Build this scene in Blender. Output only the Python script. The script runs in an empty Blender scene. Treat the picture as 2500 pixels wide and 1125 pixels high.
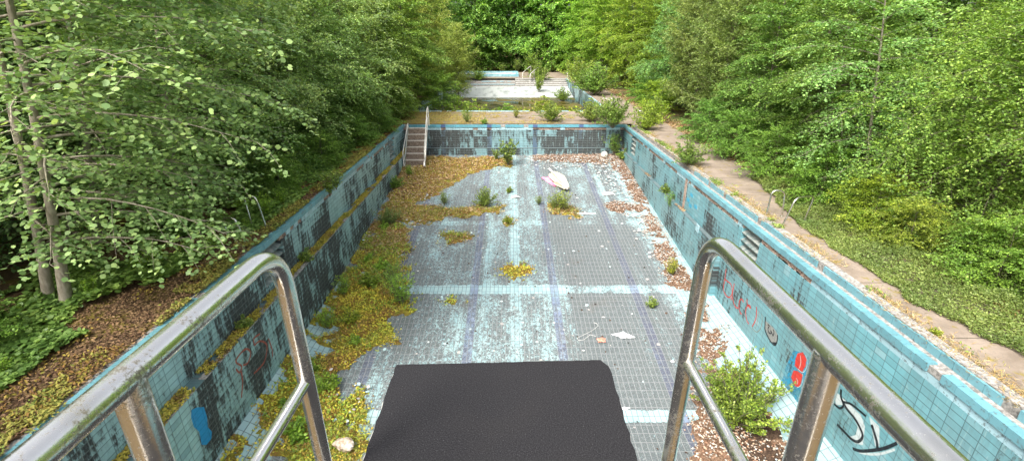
import bpy, math, random
import numpy as np
from mathutils import Vector, Matrix
R = math.radians
SC = bpy.context.scene
COL = SC.collection
# ------------------------------------------------------------------ camera, sky, sun
CAM_H = 4.5
PITCH = 21.6
cam_d = bpy.data.cameras.new('camera'); cam = bpy.data.objects.new('camera', cam_d); COL.objects.link(cam)
cam.location = (0, 0, CAM_H); cam.rotation_euler = (R(90 - PITCH), 0, R(-0.24))
cam_d.sensor_width = 36; cam_d.lens = 1200 / 2500 * 36
cam_d.clip_start = 0.05; cam_d.clip_end = 1000
SC.camera = cam
SUN_EL, SUN_AZ = R(50), R(-146)        # azimuth measured from +Y clockwise: light from behind and left
W = bpy.data.worlds.new('World'); SC.world = W; W.use_nodes = True
nt = W.node_tree; nt.nodes.clear()
o_ = nt.nodes.new('ShaderNodeOutputWorld'); b_ = nt.nodes.new('ShaderNodeBackground')
s_ = nt.nodes.new('ShaderNodeTexSky'); s_.sky_type = 'NISHITA'; s_.sun_disc = False
s_.sun_elevation = SUN_EL; s_.sun_rotation = SUN_AZ; s_.air_density = 1.0; s_.dust_density = 6.0
h_ = nt.nodes.new('ShaderNodeHueSaturation'); h_.inputs['Saturation'].default_value = 0.35
nt.links.new(s_.outputs[0], h_.inputs['Color']); nt.links.new(h_.outputs[0], b_.inputs[0])
b_.inputs[1].default_value = 0.15; nt.links.new(b_.outputs[0], o_.inputs[0])
sd = bpy.data.lights.new('sun', 'SUN'); so = bpy.data.objects.new('sun', sd); COL.objects.link(so)
sd.energy = 1.5; sd.angle = R(14); sd.color = (1, .95, .87)
sdir = Vector((math.sin(SUN_AZ) * math.cos(SUN_EL), math.cos(SUN_AZ) * math.cos(SUN_EL), math.sin(SUN_EL)))
so.rotation_euler = sdir.to_track_quat('Z', 'Y').to_euler(); so.location = (-20, -20, 40)
SC.view_settings.view_transform = 'Standard'; SC.view_settings.look = 'None'
SC.view_settings.exposure = 1.42; SC.view_settings.gamma = 1
SC.cycles.max_bounces = 6; SC.cycles.diffuse_bounces = 4; SC.cycles.glossy_bounces = 3
SC.cycles.transmission_bounces = 3; SC.cycles.transparent_max_bounces = 16
SC.cycles.caustics_reflective = False; SC.cycles.caustics_refractive = False
SC.cycles.use_denoising = True
rnd = random.Random(7)
RNG = np.random.default_rng(11)
# ------------------------------------------------------------------ picture point -> place (planning helper, metres)
CT, ST = math.cos(R(PITCH)), math.sin(R(PITCH))
def ray(px, py):
    u, v = px - 1245, 562 - py
    return u, 1200 * CT + v * ST, v * CT - 1200 * ST
def on_z(px, py, z=0.0):
    u, y, w = ray(px, py); s = (z - CAM_H) / w
    return u * s, y * s
def on_x(px, py, X):
    u, y, w = ray(px, py); s = X / u
    return y * s, CAM_H + w * s
FP = [(-3, -3.5), (8.6, -3.48), (13.6, -2.87), (27, -1.6), (30, -1.6)]
def zbase(y):
    return np.interp(y, [p[0] for p in FP], [p[1] for p in FP])
XL, XR = -5.5, 6.05
def zfloor(x, y):
    x = np.asarray(x, float); y = np.asarray(y, float)
    zb = zbase(y)
    xr = np.where(y < 13.15, 6.2, XR)
    d = np.minimum(x - XL, xr - x)
    fw = np.clip((14.2 - y) / 4, 0.001, 1) * 1.0
    t = np.clip(1 - d / fw, 0, 1)
    return zb + np.maximum(-2.83 - zb, 0) * t
def on_floor(px, py):
    z = -2.5
    for _ in range(14):
        x, y = on_z(px, py, z); z = float(zfloor(x, y))
    return x, y, z
# ------------------------------------------------------------------ mesh helpers
class MB:
    def __init__(s): s.v = []; s.f = []; s.sm = []
    def add(s, vs, fs, smooth=False):
        b = len(s.v); s.v.extend([tuple(p) for p in vs]); s.f.extend([[i + b for i in f] for f in fs]); s.sm.extend([smooth] * len(fs)); return s
    def box(s, x0, x1, y0, y1, z0, z1, rot=None, piv=None):
        vs = [(x, y, z) for x in (x0, x1) for y in (y0, y1) for z in (z0, z1)]
        if rot is not None:
            c = Vector(piv if piv else ((x0 + x1) / 2, (y0 + y1) / 2, (z0 + z1) / 2))
            m = rot if isinstance(rot, Matrix) else Matrix.Rotation(rot[0], 3, rot[1])
            vs = [m @ (Vector(p) - c) + c for p in vs]
        return s.add(vs, [(0, 1, 3, 2), (4, 6, 7, 5), (0, 4, 5, 1), (2, 3, 7, 6), (0, 2, 6, 4), (1, 5, 7, 3)])
    def tube(s, pts, rad, n=10, cap=True):
        pts = [Vector(p) for p in pts]; k = len(pts)
        rad = rad if hasattr(rad, '__len__') else [rad] * k
        t0 = (pts[1] - pts[0]).normalized(); up = Vector((0, 0, 1)) if abs(t0.z) < .9 else Vector((1, 0, 0))
        a = t0.cross(up).normalized(); vs = []
        for i, p in enumerate(pts):
            t = (pts[min(i + 1, k - 1)] - pts[max(i - 1, 0)]).normalized()
            a = (a - t * a.dot(t)).normalized(); b = t.cross(a)
            for j in range(n):
                an = 2 * math.pi * j / n
                vs.append(p + (a * math.cos(an) + b * math.sin(an)) * rad[i])
        fs = [(i * n + j, i * n + (j + 1) % n, (i + 1) * n + (j + 1) % n, (i + 1) * n + j) for i in range(k - 1) for j in range(n)]
        s.add(vs, fs, True)
        if cap:
            s.add(vs[:n], [tuple(range(n))[::-1]]); s.add(vs[-n:], [tuple(range(n))])
        return s
    def poly(s, pts):
        return s.add(pts, [tuple(range(len(pts)))])
    def build(s, name, mat, parent=None):
        me = bpy.data.meshes.new(name); me.from_pydata(s.v, [], s.f)
        me.polygons.foreach_set('use_smooth', s.sm); me.update()
        return link(name, me, mat, parent)
def link(name, me, mat, parent=None):
    o = bpy.data.objects.new(name, me); COL.objects.link(o)
    if mat: me.materials.append(mat)
    if parent: o.parent = parent
    return o
def tag(o, label=None, cat=None, group=None, kind=None):
    if label: o['label'] = label
    if cat: o['category'] = cat
    if group: o['group'] = group
    if kind: o['kind'] = kind
    return o
def empty(name, loc=(0, 0, 0), rz=0):
    e = bpy.data.objects.new(name, None); COL.objects.link(e); e.location = loc; e.rotation_euler = (0, 0, rz); e.empty_display_size = .2
    return e
def copy_tree(o, parent=None):
    c = o.copy(); COL.objects.link(c); c.parent = parent
    for ch in list(o.children): copy_tree(ch, c)
    return c
def tint(o, c):
    o.color = (*c, 1)
    for ch in o.children: tint(ch, c)
def np_mesh(name, V, nper):
    """V: (N*nper,3) polygon soup with nper verts each"""
    me = bpy.data.meshes.new(name); n = len(V) // nper
    me.vertices.add(len(V)); me.vertices.foreach_set('co', V.astype(np.float32).ravel())
    me.loops.add(len(V)); me.loops.foreach_set('vertex_index', np.arange(len(V), dtype=np.int32))
    me.polygons.add(n); me.polygons.foreach_set('loop_start', np.arange(0, len(V), nper, dtype=np.int32))
    me.polygons.foreach_set('loop_total', np.full(n, nper, dtype=np.int32))
    me.update(calc_edges=True); return me
def nrm(a): return a / np.maximum(np.linalg.norm(a, axis=-1, keepdims=True), 1e-9)
def leaf_soup(P, D, Nn, L, Wd, shape='rhomb'):
    D = nrm(D); Nn = nrm(Nn - D * (Nn * D).sum(-1, keepdims=True)); S = np.cross(D, Nn)
    L = np.asarray(L)[:, None]; Wd = np.asarray(Wd)[:, None]
    if shape == 'rhomb':
        pts = [P, P + D * L * .45 + S * Wd * .5 + Nn * Wd * .18, P + D * L, P + D * L * .45 - S * Wd * .5 + Nn * Wd * .18]
        return np.stack(pts, 1).reshape(-1, 3), 4
    pts = []
    for a, b in ((0, 0), (.22, .42), (.62, .5), (1, .0), (.62, -.5), (.22, -.42)):
        pts.append(P + D * L * a + S * Wd * b + Nn * Wd * .1 * abs(b))
    return np.stack(pts, 1).reshape(-1, 3), 6
# ------------------------------------------------------------------ shader helper
class G:
    def __init__(s, name, disp=None):
        s.m = bpy.data.materials.new(name); s.m.use_nodes = True; s.t = s.m.node_tree; s.t.nodes.clear()
        s.out = s.t.nodes.new('ShaderNodeOutputMaterial')
    def n(s, ty, ins=None, out=0, **pr):
        nd = s.t.nodes.new(ty)
        for k, v in pr.items(): setattr(nd, k, v)
        for k, v in (ins or {}).items(): s.put(nd.inputs[k], v)
        return nd.outputs[out] if out is not None else nd
    def put(s, inp, v):
        if isinstance(v, bpy.types.NodeSocket): s.t.links.new(v, inp)
        elif hasattr(v, '__len__') and inp.type == 'RGBA' and len(v) == 3: inp.default_value = (*v, 1)
        else: inp.default_value = v
    def M(s, op, a, b=0.0, c=0.0, clamp=False): return s.n('ShaderNodeMath', {0: a, 1: b, 2: c}, operation=op, use_clamp=clamp)
    def mul(s, a, b): return s.M('MULTIPLY', a, b)
    def addm(s, a, b): return s.M('ADD', a, b)
    def sub(s, a, b): return s.M('SUBTRACT', a, b)
    def step(s, v, lo, hi, a=0.0, b=1.0): return s.n('ShaderNodeMapRange', {'Value': v, 'From Min': lo, 'From Max': hi, 'To Min': a, 'To Max': b}, clamp=True)
    def mix(s, f, a, b, mode='MIX'):
        nd = s.t.nodes.new('ShaderNodeMix'); nd.data_type = 'RGBA'; nd.blend_type = mode
        s.put(nd.inputs[0], f); s.put(nd.inputs[6], a); s.put(nd.inputs[7], b); return nd.outputs[2]
    def pos(s): return s.n('ShaderNodeTexCoord', out=3)
    def xyz(s, v): nd = s.n('ShaderNodeSeparateXYZ', {0: v}, out=None); return nd.outputs[0], nd.outputs[1], nd.outputs[2]
    def vec(s, x=0.0, y=0.0, z=0.0): return s.n('ShaderNodeCombineXYZ', {0: x, 1: y, 2: z})
    def noise(s, v, sc, det=3.0, ro=.55, dist=0.0): return s.n('ShaderNodeTexNoise', {'Vector': v, 'Scale': sc, 'Detail': det, 'Roughness': ro, 'Distortion': dist})
    def white(s, v): return s.n('ShaderNodeTexWhiteNoise', {'Vector': v}, noise_dimensions='3D')
    def ramp(s, f, st):
        nd = s.t.nodes.new('ShaderNodeValToRGB'); e = nd.color_ramp.elements
        while len(e) < len(st): e.new(.5)
        for i, (p, c) in enumerate(st): e[i].position = p; e[i].color = (*c, 1)
        s.put(nd.inputs[0], f); return nd.outputs[0]
    def bsdf(s, col, rough=.8, spec=.3, metal=0.0, bump=None, bs=.3, bd=.01, alpha=None):
        nd = s.t.nodes.new('ShaderNodeBsdfPrincipled'); s.put(nd.inputs['Base Color'], col); s.put(nd.inputs['Roughness'], rough)
        s.put(nd.inputs['Specular IOR Level'], spec); s.put(nd.inputs['Metallic'], metal)
        if alpha is not None: s.put(nd.inputs['Alpha'], alpha)
        if bump is not None:
            b = s.n('ShaderNodeBump', {'Height': bump, 'Strength': bs, 'Distance': bd}); s.t.links.new(b, nd.inputs['Normal'])
        s.t.links.new(nd.outputs[0], s.out.inputs[0]); return nd
# ------------------------------------------------------------------ materials
def simple(name, c1, c2, sc=8, rough=.8, spec=.2, bs=.3, metal=0.0, bd=.01):
    g = G(name); p = g.pos(); n1 = g.noise(p, sc, 5, .6)
    g.bsdf(g.mix(g.step(n1, .35, .65), c1, c2), rough, spec, metal, n1, bs, bd); return g.m
def leaf_mat(name, c_dark, c_mid, c_light, spec=.35, trans=.35, rough=.45):
    g = G(name)
    rp = g.n('ShaderNodeNewGeometry', out=None).outputs['Random Per Island']
    oc = g.n('ShaderNodeObjectInfo', out=None)
    c = g.ramp(rp, [(0, c_dark), (.5, c_mid), (.88, c_light), (1.0, tuple(min(1, q * 1.2) for q in c_light))])
    cl = g.noise(g.pos(), .9, 2, .5)
    c = g.mix(1.0, c, g.ramp(cl, [(.3, (.72, .78, .72)), (.7, (1.22, 1.15, 1.0))]), 'MULTIPLY')
    c = g.mix(1.0, c, oc.outputs['Color'], 'MULTIPLY')
    b = g.bsdf(c, rough, spec)
    tr = g.n('ShaderNodeBsdfTranslucent', {'Color': g.mix(1.0, c, (1.25, 1.2, .55), 'MULTIPLY')})
    mx = g.n('ShaderNodeMixShader', {0: trans, 1: b.outputs[0], 2: tr}); g.t.links.new(mx, g.out.inputs[0]); return g.m
L_GREY = leaf_mat('leaf_grey_green', (0.129, 0.206, 0.097), (0.218, 0.335, 0.148), (0.347, 0.463, 0.218), spec=.4)
L_BRIGHT = leaf_mat('leaf_bright_green', (0.086, 0.161, 0.040), (0.167, 0.287, 0.069), (0.287, 0.425, 0.115))
L_YELL = leaf_mat('leaf_yellow_green', (0.110, 0.176, 0.039), (0.209, 0.308, 0.066), (0.363, 0.451, 0.110))
L_OLIVE = leaf_mat('leaf_olive_willow', (0.104, 0.156, 0.043), (0.190, 0.259, 0.086), (0.328, 0.415, 0.156))
L_ASPEN = leaf_mat('leaf_aspen', (0.106, 0.188, 0.081), (0.175, 0.288, 0.125), (0.275, 0.400, 0.188), spec=.35, rough=.5)
L_DEEP = leaf_mat('leaf_deep_green', (0.051, 0.121, 0.041), (0.101, 0.213, 0.061), (0.193, 0.344, 0.092))
def bark(name, c1, c2):
    g = G(name); p = g.pos(); x, y, z = g.xyz(p); n1 = g.noise(g.vec(x, y, g.mul(z, .35)), 14, 5, .7)
    n2 = g.noise(p, 2.2, 2); c = g.mix(g.step(n1, .35, .65), c1, c2); c = g.mix(g.step(n2, .5, .7, 0, .6), c, (.12, .14, .06))
    g.bsdf(c, .9, .1, 0.0, n1, .6, .01); return g.m
BARK = bark('bark_grey_brown', (.10, .08, .06), (.26, .22, .17))
BARK_PALE = bark('bark_pale', (.2, .17, .13), (.42, .37, .30))
def tile_grid(g, u, v, pu, pv, gw=.007):
    cu = g.M('FLOOR', g.M('DIVIDE', u, pu)); cv = g.M('FLOOR', g.M('DIVIDE', v, pv))
    fu = g.M('FRACT', g.M('DIVIDE', u, pu)); fv = g.M('FRACT', g.M('DIVIDE', v, pv))
    du = g.mul(g.M('MINIMUM', fu, g.sub(1.0, fu)), pu); dv = g.mul(g.M('MINIMUM', fv, g.sub(1.0, fv)), pv)
    grout = g.step(g.M('MINIMUM', du, dv), gw * .5, gw, 1.0, 0.0)
    return cu, cv, grout
def wall_mat(name, axis, amount, base=(.23, .49, .54), clean_y=None):
    """tiled wall: u along the wall, v = height; black algae runs down in streaks, whole tiles at a time"""
    g = G(name); p = g.pos(); x, y, z = g.xyz(p); u = y if axis == 'Y' else x
    cu, cv, gr = tile_grid(g, u, z, .25, .125, .008)
    r1 = g.white(g.vec(cu, cv, 3.0)); rcol = g.white(g.vec(cu, 0.0, 9.0)); cell3 = g.white(g.vec(g.M('FLOOR', g.mul(cu, .34)), g.M('FLOOR', g.mul(cv, .2)), 4.0))
    tile = g.mix(g.step(r1, 0, 1), base, tuple(min(1, c * 1.3) for c in base))
    tile = g.mix(g.step(r1, .96, .97), tile, (.24, .42, .46)); tile = g.mix(g.step(g.noise(p, .7, 3), .4, .7, 0, .35), tile, (.2, .27, .27))
    if axis == 'X':
        for lx in (-3.62, -1.12, 1.38, 3.88): tile = g.mix(g.step(g.M('ABSOLUTE', g.sub(x, lx)), .12, .13, .85, 0.0), tile, (.05, .07, .16))
    st = g.noise(g.vec(g.mul(u, 9.0), g.mul(z, 1.6), 2.0), 1.0, 5, .7)
    big = g.noise(g.vec(g.mul(u, .8), g.mul(z, .3), 7.0), 1.0, 3, .55)
    fine = g.noise(g.vec(g.mul(u, 40.0), g.mul(z, 20.0), 1.0), 1.0, 4, .7)
    fv = g.M('FRACT', g.M('DIVIDE', z, .125))
    s = g.addm(g.addm(g.mul(st, .95), g.mul(big, 1.0)), g.addm(g.mul(fine, .35), g.addm(g.mul(r1, .07), g.mul(cell3, .16))))
    s = g.addm(s, g.mul(fv, .08))
    amt = amount
    if clean_y is not None:
        amt = g.step(y, clean_y[0], clean_y[1], clean_y[2], clean_y[3])
    thr = g.sub(1.75, amt)
    dk = g.step(g.sub(s, thr), -.05, .06)
    dk2 = g.step(g.sub(s, thr), -.3, .0, 0, .45)
    dirt = g.mix(g.step(fine, .4, .62), (.016, .018, .02), (.07, .08, .08))
    c = g.mix(dk2, tile, (.12, .19, .2)); c = g.mix(dk, c, dirt)
    c = g.mix(g.mul(g.step(g.noise(g.vec(g.mul(u, 14.0), g.mul(z, 2.2), 5.0), 1.0, 4), .6, .7), .35), c, (.42, .52, .5))
    c = g.mix(g.mul(gr, .75), c, g.mix(dk, (.05, .09, .1), (.14, .17, .16)))
    nb = g.sub(g.mul(fine, .12), gr)
    g.bsdf(c, g.mix(dk, (.28, .28, .28), (.85, .85, .85)), .4, 0.0, nb, .35, .004); return g.m
WALL_L = wall_mat('tiled_wall_mossy', 'Y', .44, base=(.3, .49, .51))
WALL_R = wall_mat('tiled_wall_clean', 'Y', .3, base=(.13, .31, .35), clean_y=(8.0, 17.0, .24, .37))
WALL_E = wall_mat('tiled_wall_end', 'X', .5, base=(.2, .34, .37))
def floor_mat():
    g = G('tiled_pool_floor'); p = g.pos(); x, y, z = g.xyz(p)
    cu, cv, gr = tile_grid(g, x, y, .125, .25, .0095)
    r1 = g.white(g.vec(cu, cv, 1.0)); rc = g.white(g.vec(cu, 0.0, 5.0)); rr = g.white(g.vec(0.0, cv, 6.0))
    tile = g.mix(r1, (.27, .42, .44), (.36, .5, .505))
    # lane lines
    lane = 0.0
    for lx in (-3.62, -1.12, 1.38, 3.88):
        l = g.step(g.M('ABSOLUTE', g.sub(x, lx + .0)), .12, .13, 1.0, 0.0)
        lane = l if isinstance(lane, float) else g.M('MAXIMUM', lane, l)
    lane = g.mul(lane, g.step(g.noise(p, 2.2, 4, .7), .3, .55, .35, 1.0))
    tile = g.mix(lane, tile, g.mix(r1, (.15, .19, .28), (.22, .27, .36)))
    # algae / peeled glaze: broad lengthwise streaks + cells + fine crazing
    big = g.noise(g.vec(g.mul(x, .75), g.mul(y, .13), 0.0), 1.0, 3, .55)
    mid = g.noise(g.vec(g.mul(x, 2.3), g.mul(y, .8), 3.0), 1.0, 4, .6)
    fine = g.noise(p, 24.0, 5, .75, 1.5)
    clean = 0.0
    for (cx, w, s) in ((.15, .22, .42), (1.75, .1, .2), (4.25, .16, .35), (-.75, .18, .15)):
        l = g.mul(g.step(g.M('ABSOLUTE', g.sub(x, cx)), w * .6, w, 1.0, 0.0), s * .5)
        clean = l if isinstance(clean, float) else g.M('MAXIMUM', clean, l)
    for (cy, h, x0, s) in ((13.62, .26, -6, .42), (8.75, .2, -6, .7), (18.3, .2, -6, .12)):
        l = g.mul(g.step(g.M('ABSOLUTE', g.sub(y, cy)), h * .7, h, 1.0, 0.0), s)
        clean = g.M('MAXIMUM', clean, l)
    edge = g.mul(g.step(x, 5.1, 5.3), .9); edge = g.mul(edge, g.step(y, 14.2, 15, 1.0, .4)); clean = g.M('MAXIMUM', clean, edge)
    eL = g.mul(g.step(x, -4.6, -4.9), .35); clean = g.M('MAXIMUM', clean, g.mul(eL, g.step(y, 14, 15, 1.0, 0.0)))
    rightdark = g.mul(g.mul(g.step(x, 1.4, 1.9), g.step(x, 4.4, 4.9, 1.0, 0.0)), g.step(y, 17.5, 19.5, .24, .04))
    s = g.addm(g.addm(g.mul(big, .62), g.mul(mid, .5)), g.addm(g.mul(rc, .04), g.mul(r1, .05)))
    clean = g.mul(clean, g.step(g.noise(p, 1.7, 3, .6), .3, .55, .45, 1.0))
    s = g.addm(g.sub(s, clean), rightdark)
    cover = g.step(s, .22, .84)                       # how much of the surface is dark film
    f2 = g.noise(g.vec(x, g.mul(y, .7), z), 12.0, 5, .8, 1.2)
    fl = g.addm(g.addm(g.mul(fine, .5), g.mul(f2, 1.0)), g.mul(g.sub(cover, .5), .4))
    dk = g.step(fl, .70, .78)
    film = g.mix(g.noise(p, 60.0, 2), (.04, .037, .038), (.1, .094, .095))
    film = g.mix(g.mul(lane, .6), film, (.06, .065, .11))
    c = g.mix(g.mul(dk, .88), tile, film)
    fleck = g.step(g.noise(p, 38.0, 4, .7, 2.0), .6, .63)
    fleck2 = g.step(g.noise(p, 15.0, 5, .75, 2.5), .57, .6)
    c = g.mix(g.mul(fleck, .6), c, (.45, .5, .49)); c = g.mix(g.mul(fleck2, .5), c, (.36, .42, .42))
    gcol = g.mix(g.step(cover, .3, .65), (.12, .15, .16), (.235, .245, .245))
    c = g.mix(g.mul(gr, g.step(f2, .25, .5, .5, 1.0)), c, gcol)
    soil = g.step(g.noise(p, .9, 4, .6), .6, .74, 0, .4); c = g.mix(soil, c, (.13, .11, .095))
    g.bsdf(c, .62, .3, 0.0, g.sub(g.mul(fine, .5), gr), .35, .005); return g.m
FLOOR = floor_mat()
def coping_mat(name, base, axis='Y'):
    g = G(name); p = g.pos(); x, y, z = g.xyz(p); u = y if axis == 'Y' else x
    cu = g.M('FLOOR', g.M('DIVIDE', u, .25)); r1 = g.white(g.vec(cu, 2.0, 2.0)); fine = g.noise(p, 14, 4, .7)
    c = g.mix(r1, base, tuple(min(1, q * 1.25) for q in base))
    if axis == 'X':
        for lx in (-3.62, -1.12, 1.38, 3.88):
            c = g.mix(g.step(g.M('ABSOLUTE', g.sub(x, lx)), .12, .13, 1.0, 0.0), c, (.07, .12, .24))
    c = g.mix(g.step(fine, .54, .66, 0, .8), c, (.1, .12, .12))
    g.bsdf(c, .3, .5, 0.0, fine, .1, .004); return g.m
COPING = coping_mat('coping_tile_blue', (.12, .275, .32)); COPING_X = coping_mat('coping_tile_blue_end', (.1, .28, .34), 'X')
PALE_TILE = coping_mat('pale_tile', (.3, .45, .5)); CAP_R = coping_mat('ledge_cap_tile', (.12, .16, .165))
MORTAR = simple('mortar_rubble', (.2, .13, .1), (.5, .38, .31), 18, .95, .1, .9)
MORTAR_GREY = simple('mortar_grey', (.16, .15, .14), (.42, .4, .37), 16, .95, .1, .8)
DARK = simple('dark_void', (.012, .012, .012), (.03, .028, .025), 5)
SLAT = simple('grille_slat_tile', (.1, .15, .15), (.33, .34, .31), 7, .7)
def concrete():
    g = G('weathered_concrete'); p = g.pos(); x, y, z = g.xyz(p)
    n1 = g.noise(p, 1.6, 6, .7); n2 = g.noise(p, 30, 4, .7); n3 = g.noise(p, 3.5, 5, .65)
    c = g.mix(g.step(n1, .35, .65), (.19, .15, .115), (.31, .25, .2)); c = g.mix(g.step(n2, .45, .7, 0, .5), c, (.17, .15, .13))
    jt = g.M('MINIMUM', g.M('ABSOLUTE', g.sub(g.M('FRACT', g.M('DIVIDE', y, 1.9)), .5)), 1.0)
    c = g.mix(g.step(jt, .004, .009, .8, 0.0), c, (.06, .055, .04))
    moss = g.step(g.addm(n3, g.M('MAXIMUM', g.step(x, 1.5, -6, 0.0, .22), g.step(x, 8.3, 8.9, 0.0, .12))), .56, .66)
    c = g.mix(g.mul(moss, .85), c, g.mix(g.noise(p, 18, 3), (.17, .11, .03), (.25, .22, .04)))
    g.bsdf(c, .92, .15, 0.0, n2, .4, .006); return g.m
CONC = concrete()
def litter_ground():
    g = G('woodland_soil'); p = g.pos(); x, y, z = g.xyz(p)
    n1 = g.noise(p, 1.6, 5, .65); n2 = g.noise(p, 22, 5, .75); n3 = g.noise(p, .5, 3)
    c = g.mix(g.step(n2, .35, .65), (.055, .035, .02), (.2, .13, .075))
    c = g.mix(g.step(n1, .5, .6, 0, .8), c, g.mix(n2, (.13, .11, .02), (.22, .17, .03)))
    c = g.mix(g.mul(g.step(n3, .45, .6), g.step(x, 6, 9, 0, .8)), c, (.06, .09, .025))
    g.bsdf(c, .95, .1, 0.0, n2, .8, .03); return g.m
SOIL = litter_ground()
def moss_mat():
    g = G('moss'); p = g.pos()
    n1 = g.noise(p, 1.3, 4, .6); n2 = g.noise(p, 30, 4, .75); n3 = g.noise(p, 5, 4, .6)
    c = g.mix(g.step(n1, .42, .58), (.32, .27, .04), (.26, .15, .045)); c = g.mix(g.step(n3, .5, .62, 0, .8), c, (.24, .27, .04))
    c = g.mix(g.step(n2, .3, .6, .75, 0), c, (.05, .035, .015)); g.bsdf(c, .95, .1, 0.0, n2, .9, .03); return g.m
MOSS = moss_mat()
def litter_mat(name, cols, zone=0):
    g = G(name); rp = g.n('ShaderNodeNewGeometry', out=None).outputs['Random Per Island']
    if zone: rp = g.addm(g.mul(rp, .38), g.mul(g.step(g.noise(g.pos(), zone, 4, .6), .34, .66), .62))
    st = [(i / len(cols), c) for i, c in enumerate(cols)]; c = g.ramp(rp, st); g.bsdf(c, .8, .2); return g.m
LITTER = litter_mat('fallen_leaves', [(.08, .045, .025), (.2, .11, .045), (.34, .18, .07), (.42, .26, .11), (.5, .38, .22)])
GRASSM = litter_mat('dry_and_green_grass', [(.16, .24, .04), (.27, .34, .06), (.42, .4, .09), (.5, .42, .2), (.14, .22, .04)])
MOSSBIT = litter_mat('moss_tufts', [(.2, .3, .05), (.38, .45, .07), (.55, .54, .07), (.68, .56, .07), (.42, .27, .07), (.26, .15, .06)], 1.1)
SHARD = litter_mat('tile_shards', [(.6, .66, .65), (.42, .6, .62), (.72, .7, .66), (.5, .46, .42), (.35, .33, .32)])
def metal():
    g = G('weathered_steel'); p = g.pos()
    n1 = g.noise(p, 9, 5, .7); n2 = g.noise(p, 110, 4, .8); n3 = g.noise(p, 3.0, 3)
    sp = g.step(g.addm(g.mul(n1, .5), g.mul(n2, .6)), .595, .66)
    c = g.mix(sp, (.74, .72, .68), (.24, .22, .18)); c = g.mix(g.step(n3, .55, .72, 0, .45), c, (.3, .26, .12))
    rg = g.step(g.addm(g.mul(n1, .5), g.mul(n2, .5)), .42, .66, .15, .38)
    g.bsdf(c, rg, .5, g.step(sp, 0, 1, .97, .6), n2, .12, .002); return g.m
STEEL = metal()
def rubber():
    g = G('granular_rubber'); p = g.pos()
    v = g.n('ShaderNodeTexVoronoi', {'Vector': p, 'Scale': 230.0}); n2 = g.noise(p, 190, 3, .9); n1 = g.noise(p, 4, 4)
    c = g.mix(g.step(n2, .44, .6), (.012, .012, .013), (.036, .035, .038)); c = g.mix(g.step(n2, .66, .7), c, (.17, .17, .17))
    c = g.mix(g.step(n1, .5, .75, 0, .15), c, (.035, .032, .03)); g.bsdf(c, .95, .12, 0.0, n2, .08, .001); return g.m
RUBBER = rubber()
WHITE = simple('chipped_white_paint', (.5, .49, .46), (.75, .74, .71), 12, .6)
TREAD = simple('rusty_tread', (.12, .09, .07), (.27, .215, .175), 14, .85, .2, .6)
WHITE_TUBE = simple('white_tube', (.5, .48, .43), (.72, .7, .66), 10, .45, .4)
STONE = simple('pale_stone', (.3, .2, .12), (.68, .62, .54), 9, .9, .2, 1.0, bd=.04)
WATERM = None
def water():
    g = G('stagnant_water'); p = g.pos(); n1 = g.noise(p, .6, 4, .6); n2 = g.noise(p, 5, 3)
    c = g.mix(g.step(n1, .4, .6), (.035, .03, .008), (.12, .095, .02)); g.bsdf(c, g.step(n1, .45, .62, .08, .5), .5, 0.0, n2, .05, .01); return g.m
WATERM = water()
def paint(name, c, a0=.92, spray=False):
    g = G(name); p = g.pos(); x, y, z = g.xyz(p); n1 = g.noise(p, 25, 3, .6); cu, cv, gr = tile_grid(g, y, z, .25, .125, .008)
    al = g.mul(g.step(n1, .25, .5, a0 * .75, a0), g.sub(1.0, g.mul(gr, .3)))
    if spray: al = g.mul(g.step(g.noise(p, 5.0, 4, .7), .38, .6), a0)
    g.bsdf(c, .5, .3, alpha=al); return g.m
P_RED = paint('spray_paint_red', (.6, .045, .03), 1.0); P_REDF = paint('spray_paint_faded_red', (.42, .1, .07), .8); P_BLUE = paint('spray_paint_blue', (.02, .3, .62), .85)
P_BLUES = paint('spray_mist_blue', (.03, .36, .6), .65, True); P_BLACK = paint('spray_paint_black', (.012, .014, .02)); P_GREY = paint('spray_paint_grey', (.3, .3, .28), .9)
P_WHITE = paint('spray_paint_white', (.6, .65, .65), .85)
P_TAN = paint('spray_paint_tan', (.42, .3, .2), .6)
# ------------------------------------------------------------------ ground
g1 = MB()
def cells(mb, xs, ys, skip, z=0.0):
    for i in range(len(xs) - 1):
        for j in range(len(ys) - 1):
            if skip((xs[i] + xs[i + 1]) / 2, (ys[j] + ys[j + 1]) / 2): continue
            mb.poly([(xs[i], ys[j], z), (xs[i + 1], ys[j], z), (xs[i + 1], ys[j + 1], z), (xs[i], ys[j + 1], z)])
P2X0, P2X1, P2Y0, P2Y1 = -6.5, 6.3, 32.0, 58.0
def in_pools(x, y): return (-5.95 < x < 6.75 and 0 < y < 27.15) or (P2X0 < x < P2X1 and P2Y0 < y < P2Y1)
cells(g1, [-400, P2X0, -5.95, P2X1, 6.75, 400], [-300, 0, 27.15, P2Y0, P2Y1, 500], in_pools, 0.0)
tag(g1.build('ground', SOIL), 'brown woodland soil with moss and dead leaves around the pools', 'ground', kind='structure')
dk_ = MB(); cells(dk_, [6.78, 8.9], [-3, 27.2, P2Y0, 68], lambda x, y: False, .006); cells(dk_, [P2X1 + .02, 6.78], [P2Y0, P2Y1], lambda x, y: False, .006)
cells(dk_, [-8.5, 6.78], [27.2, P2Y0 - .02], lambda x, y: False, .006); cells(dk_, [-5, 6.78], [P2Y1 + .02, 68], lambda x, y: False, .006)
tag(dk_.build('paved_deck', CONC), 'pinkish grey concrete deck running beside and between the pools', 'paving', kind='structure')
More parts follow.
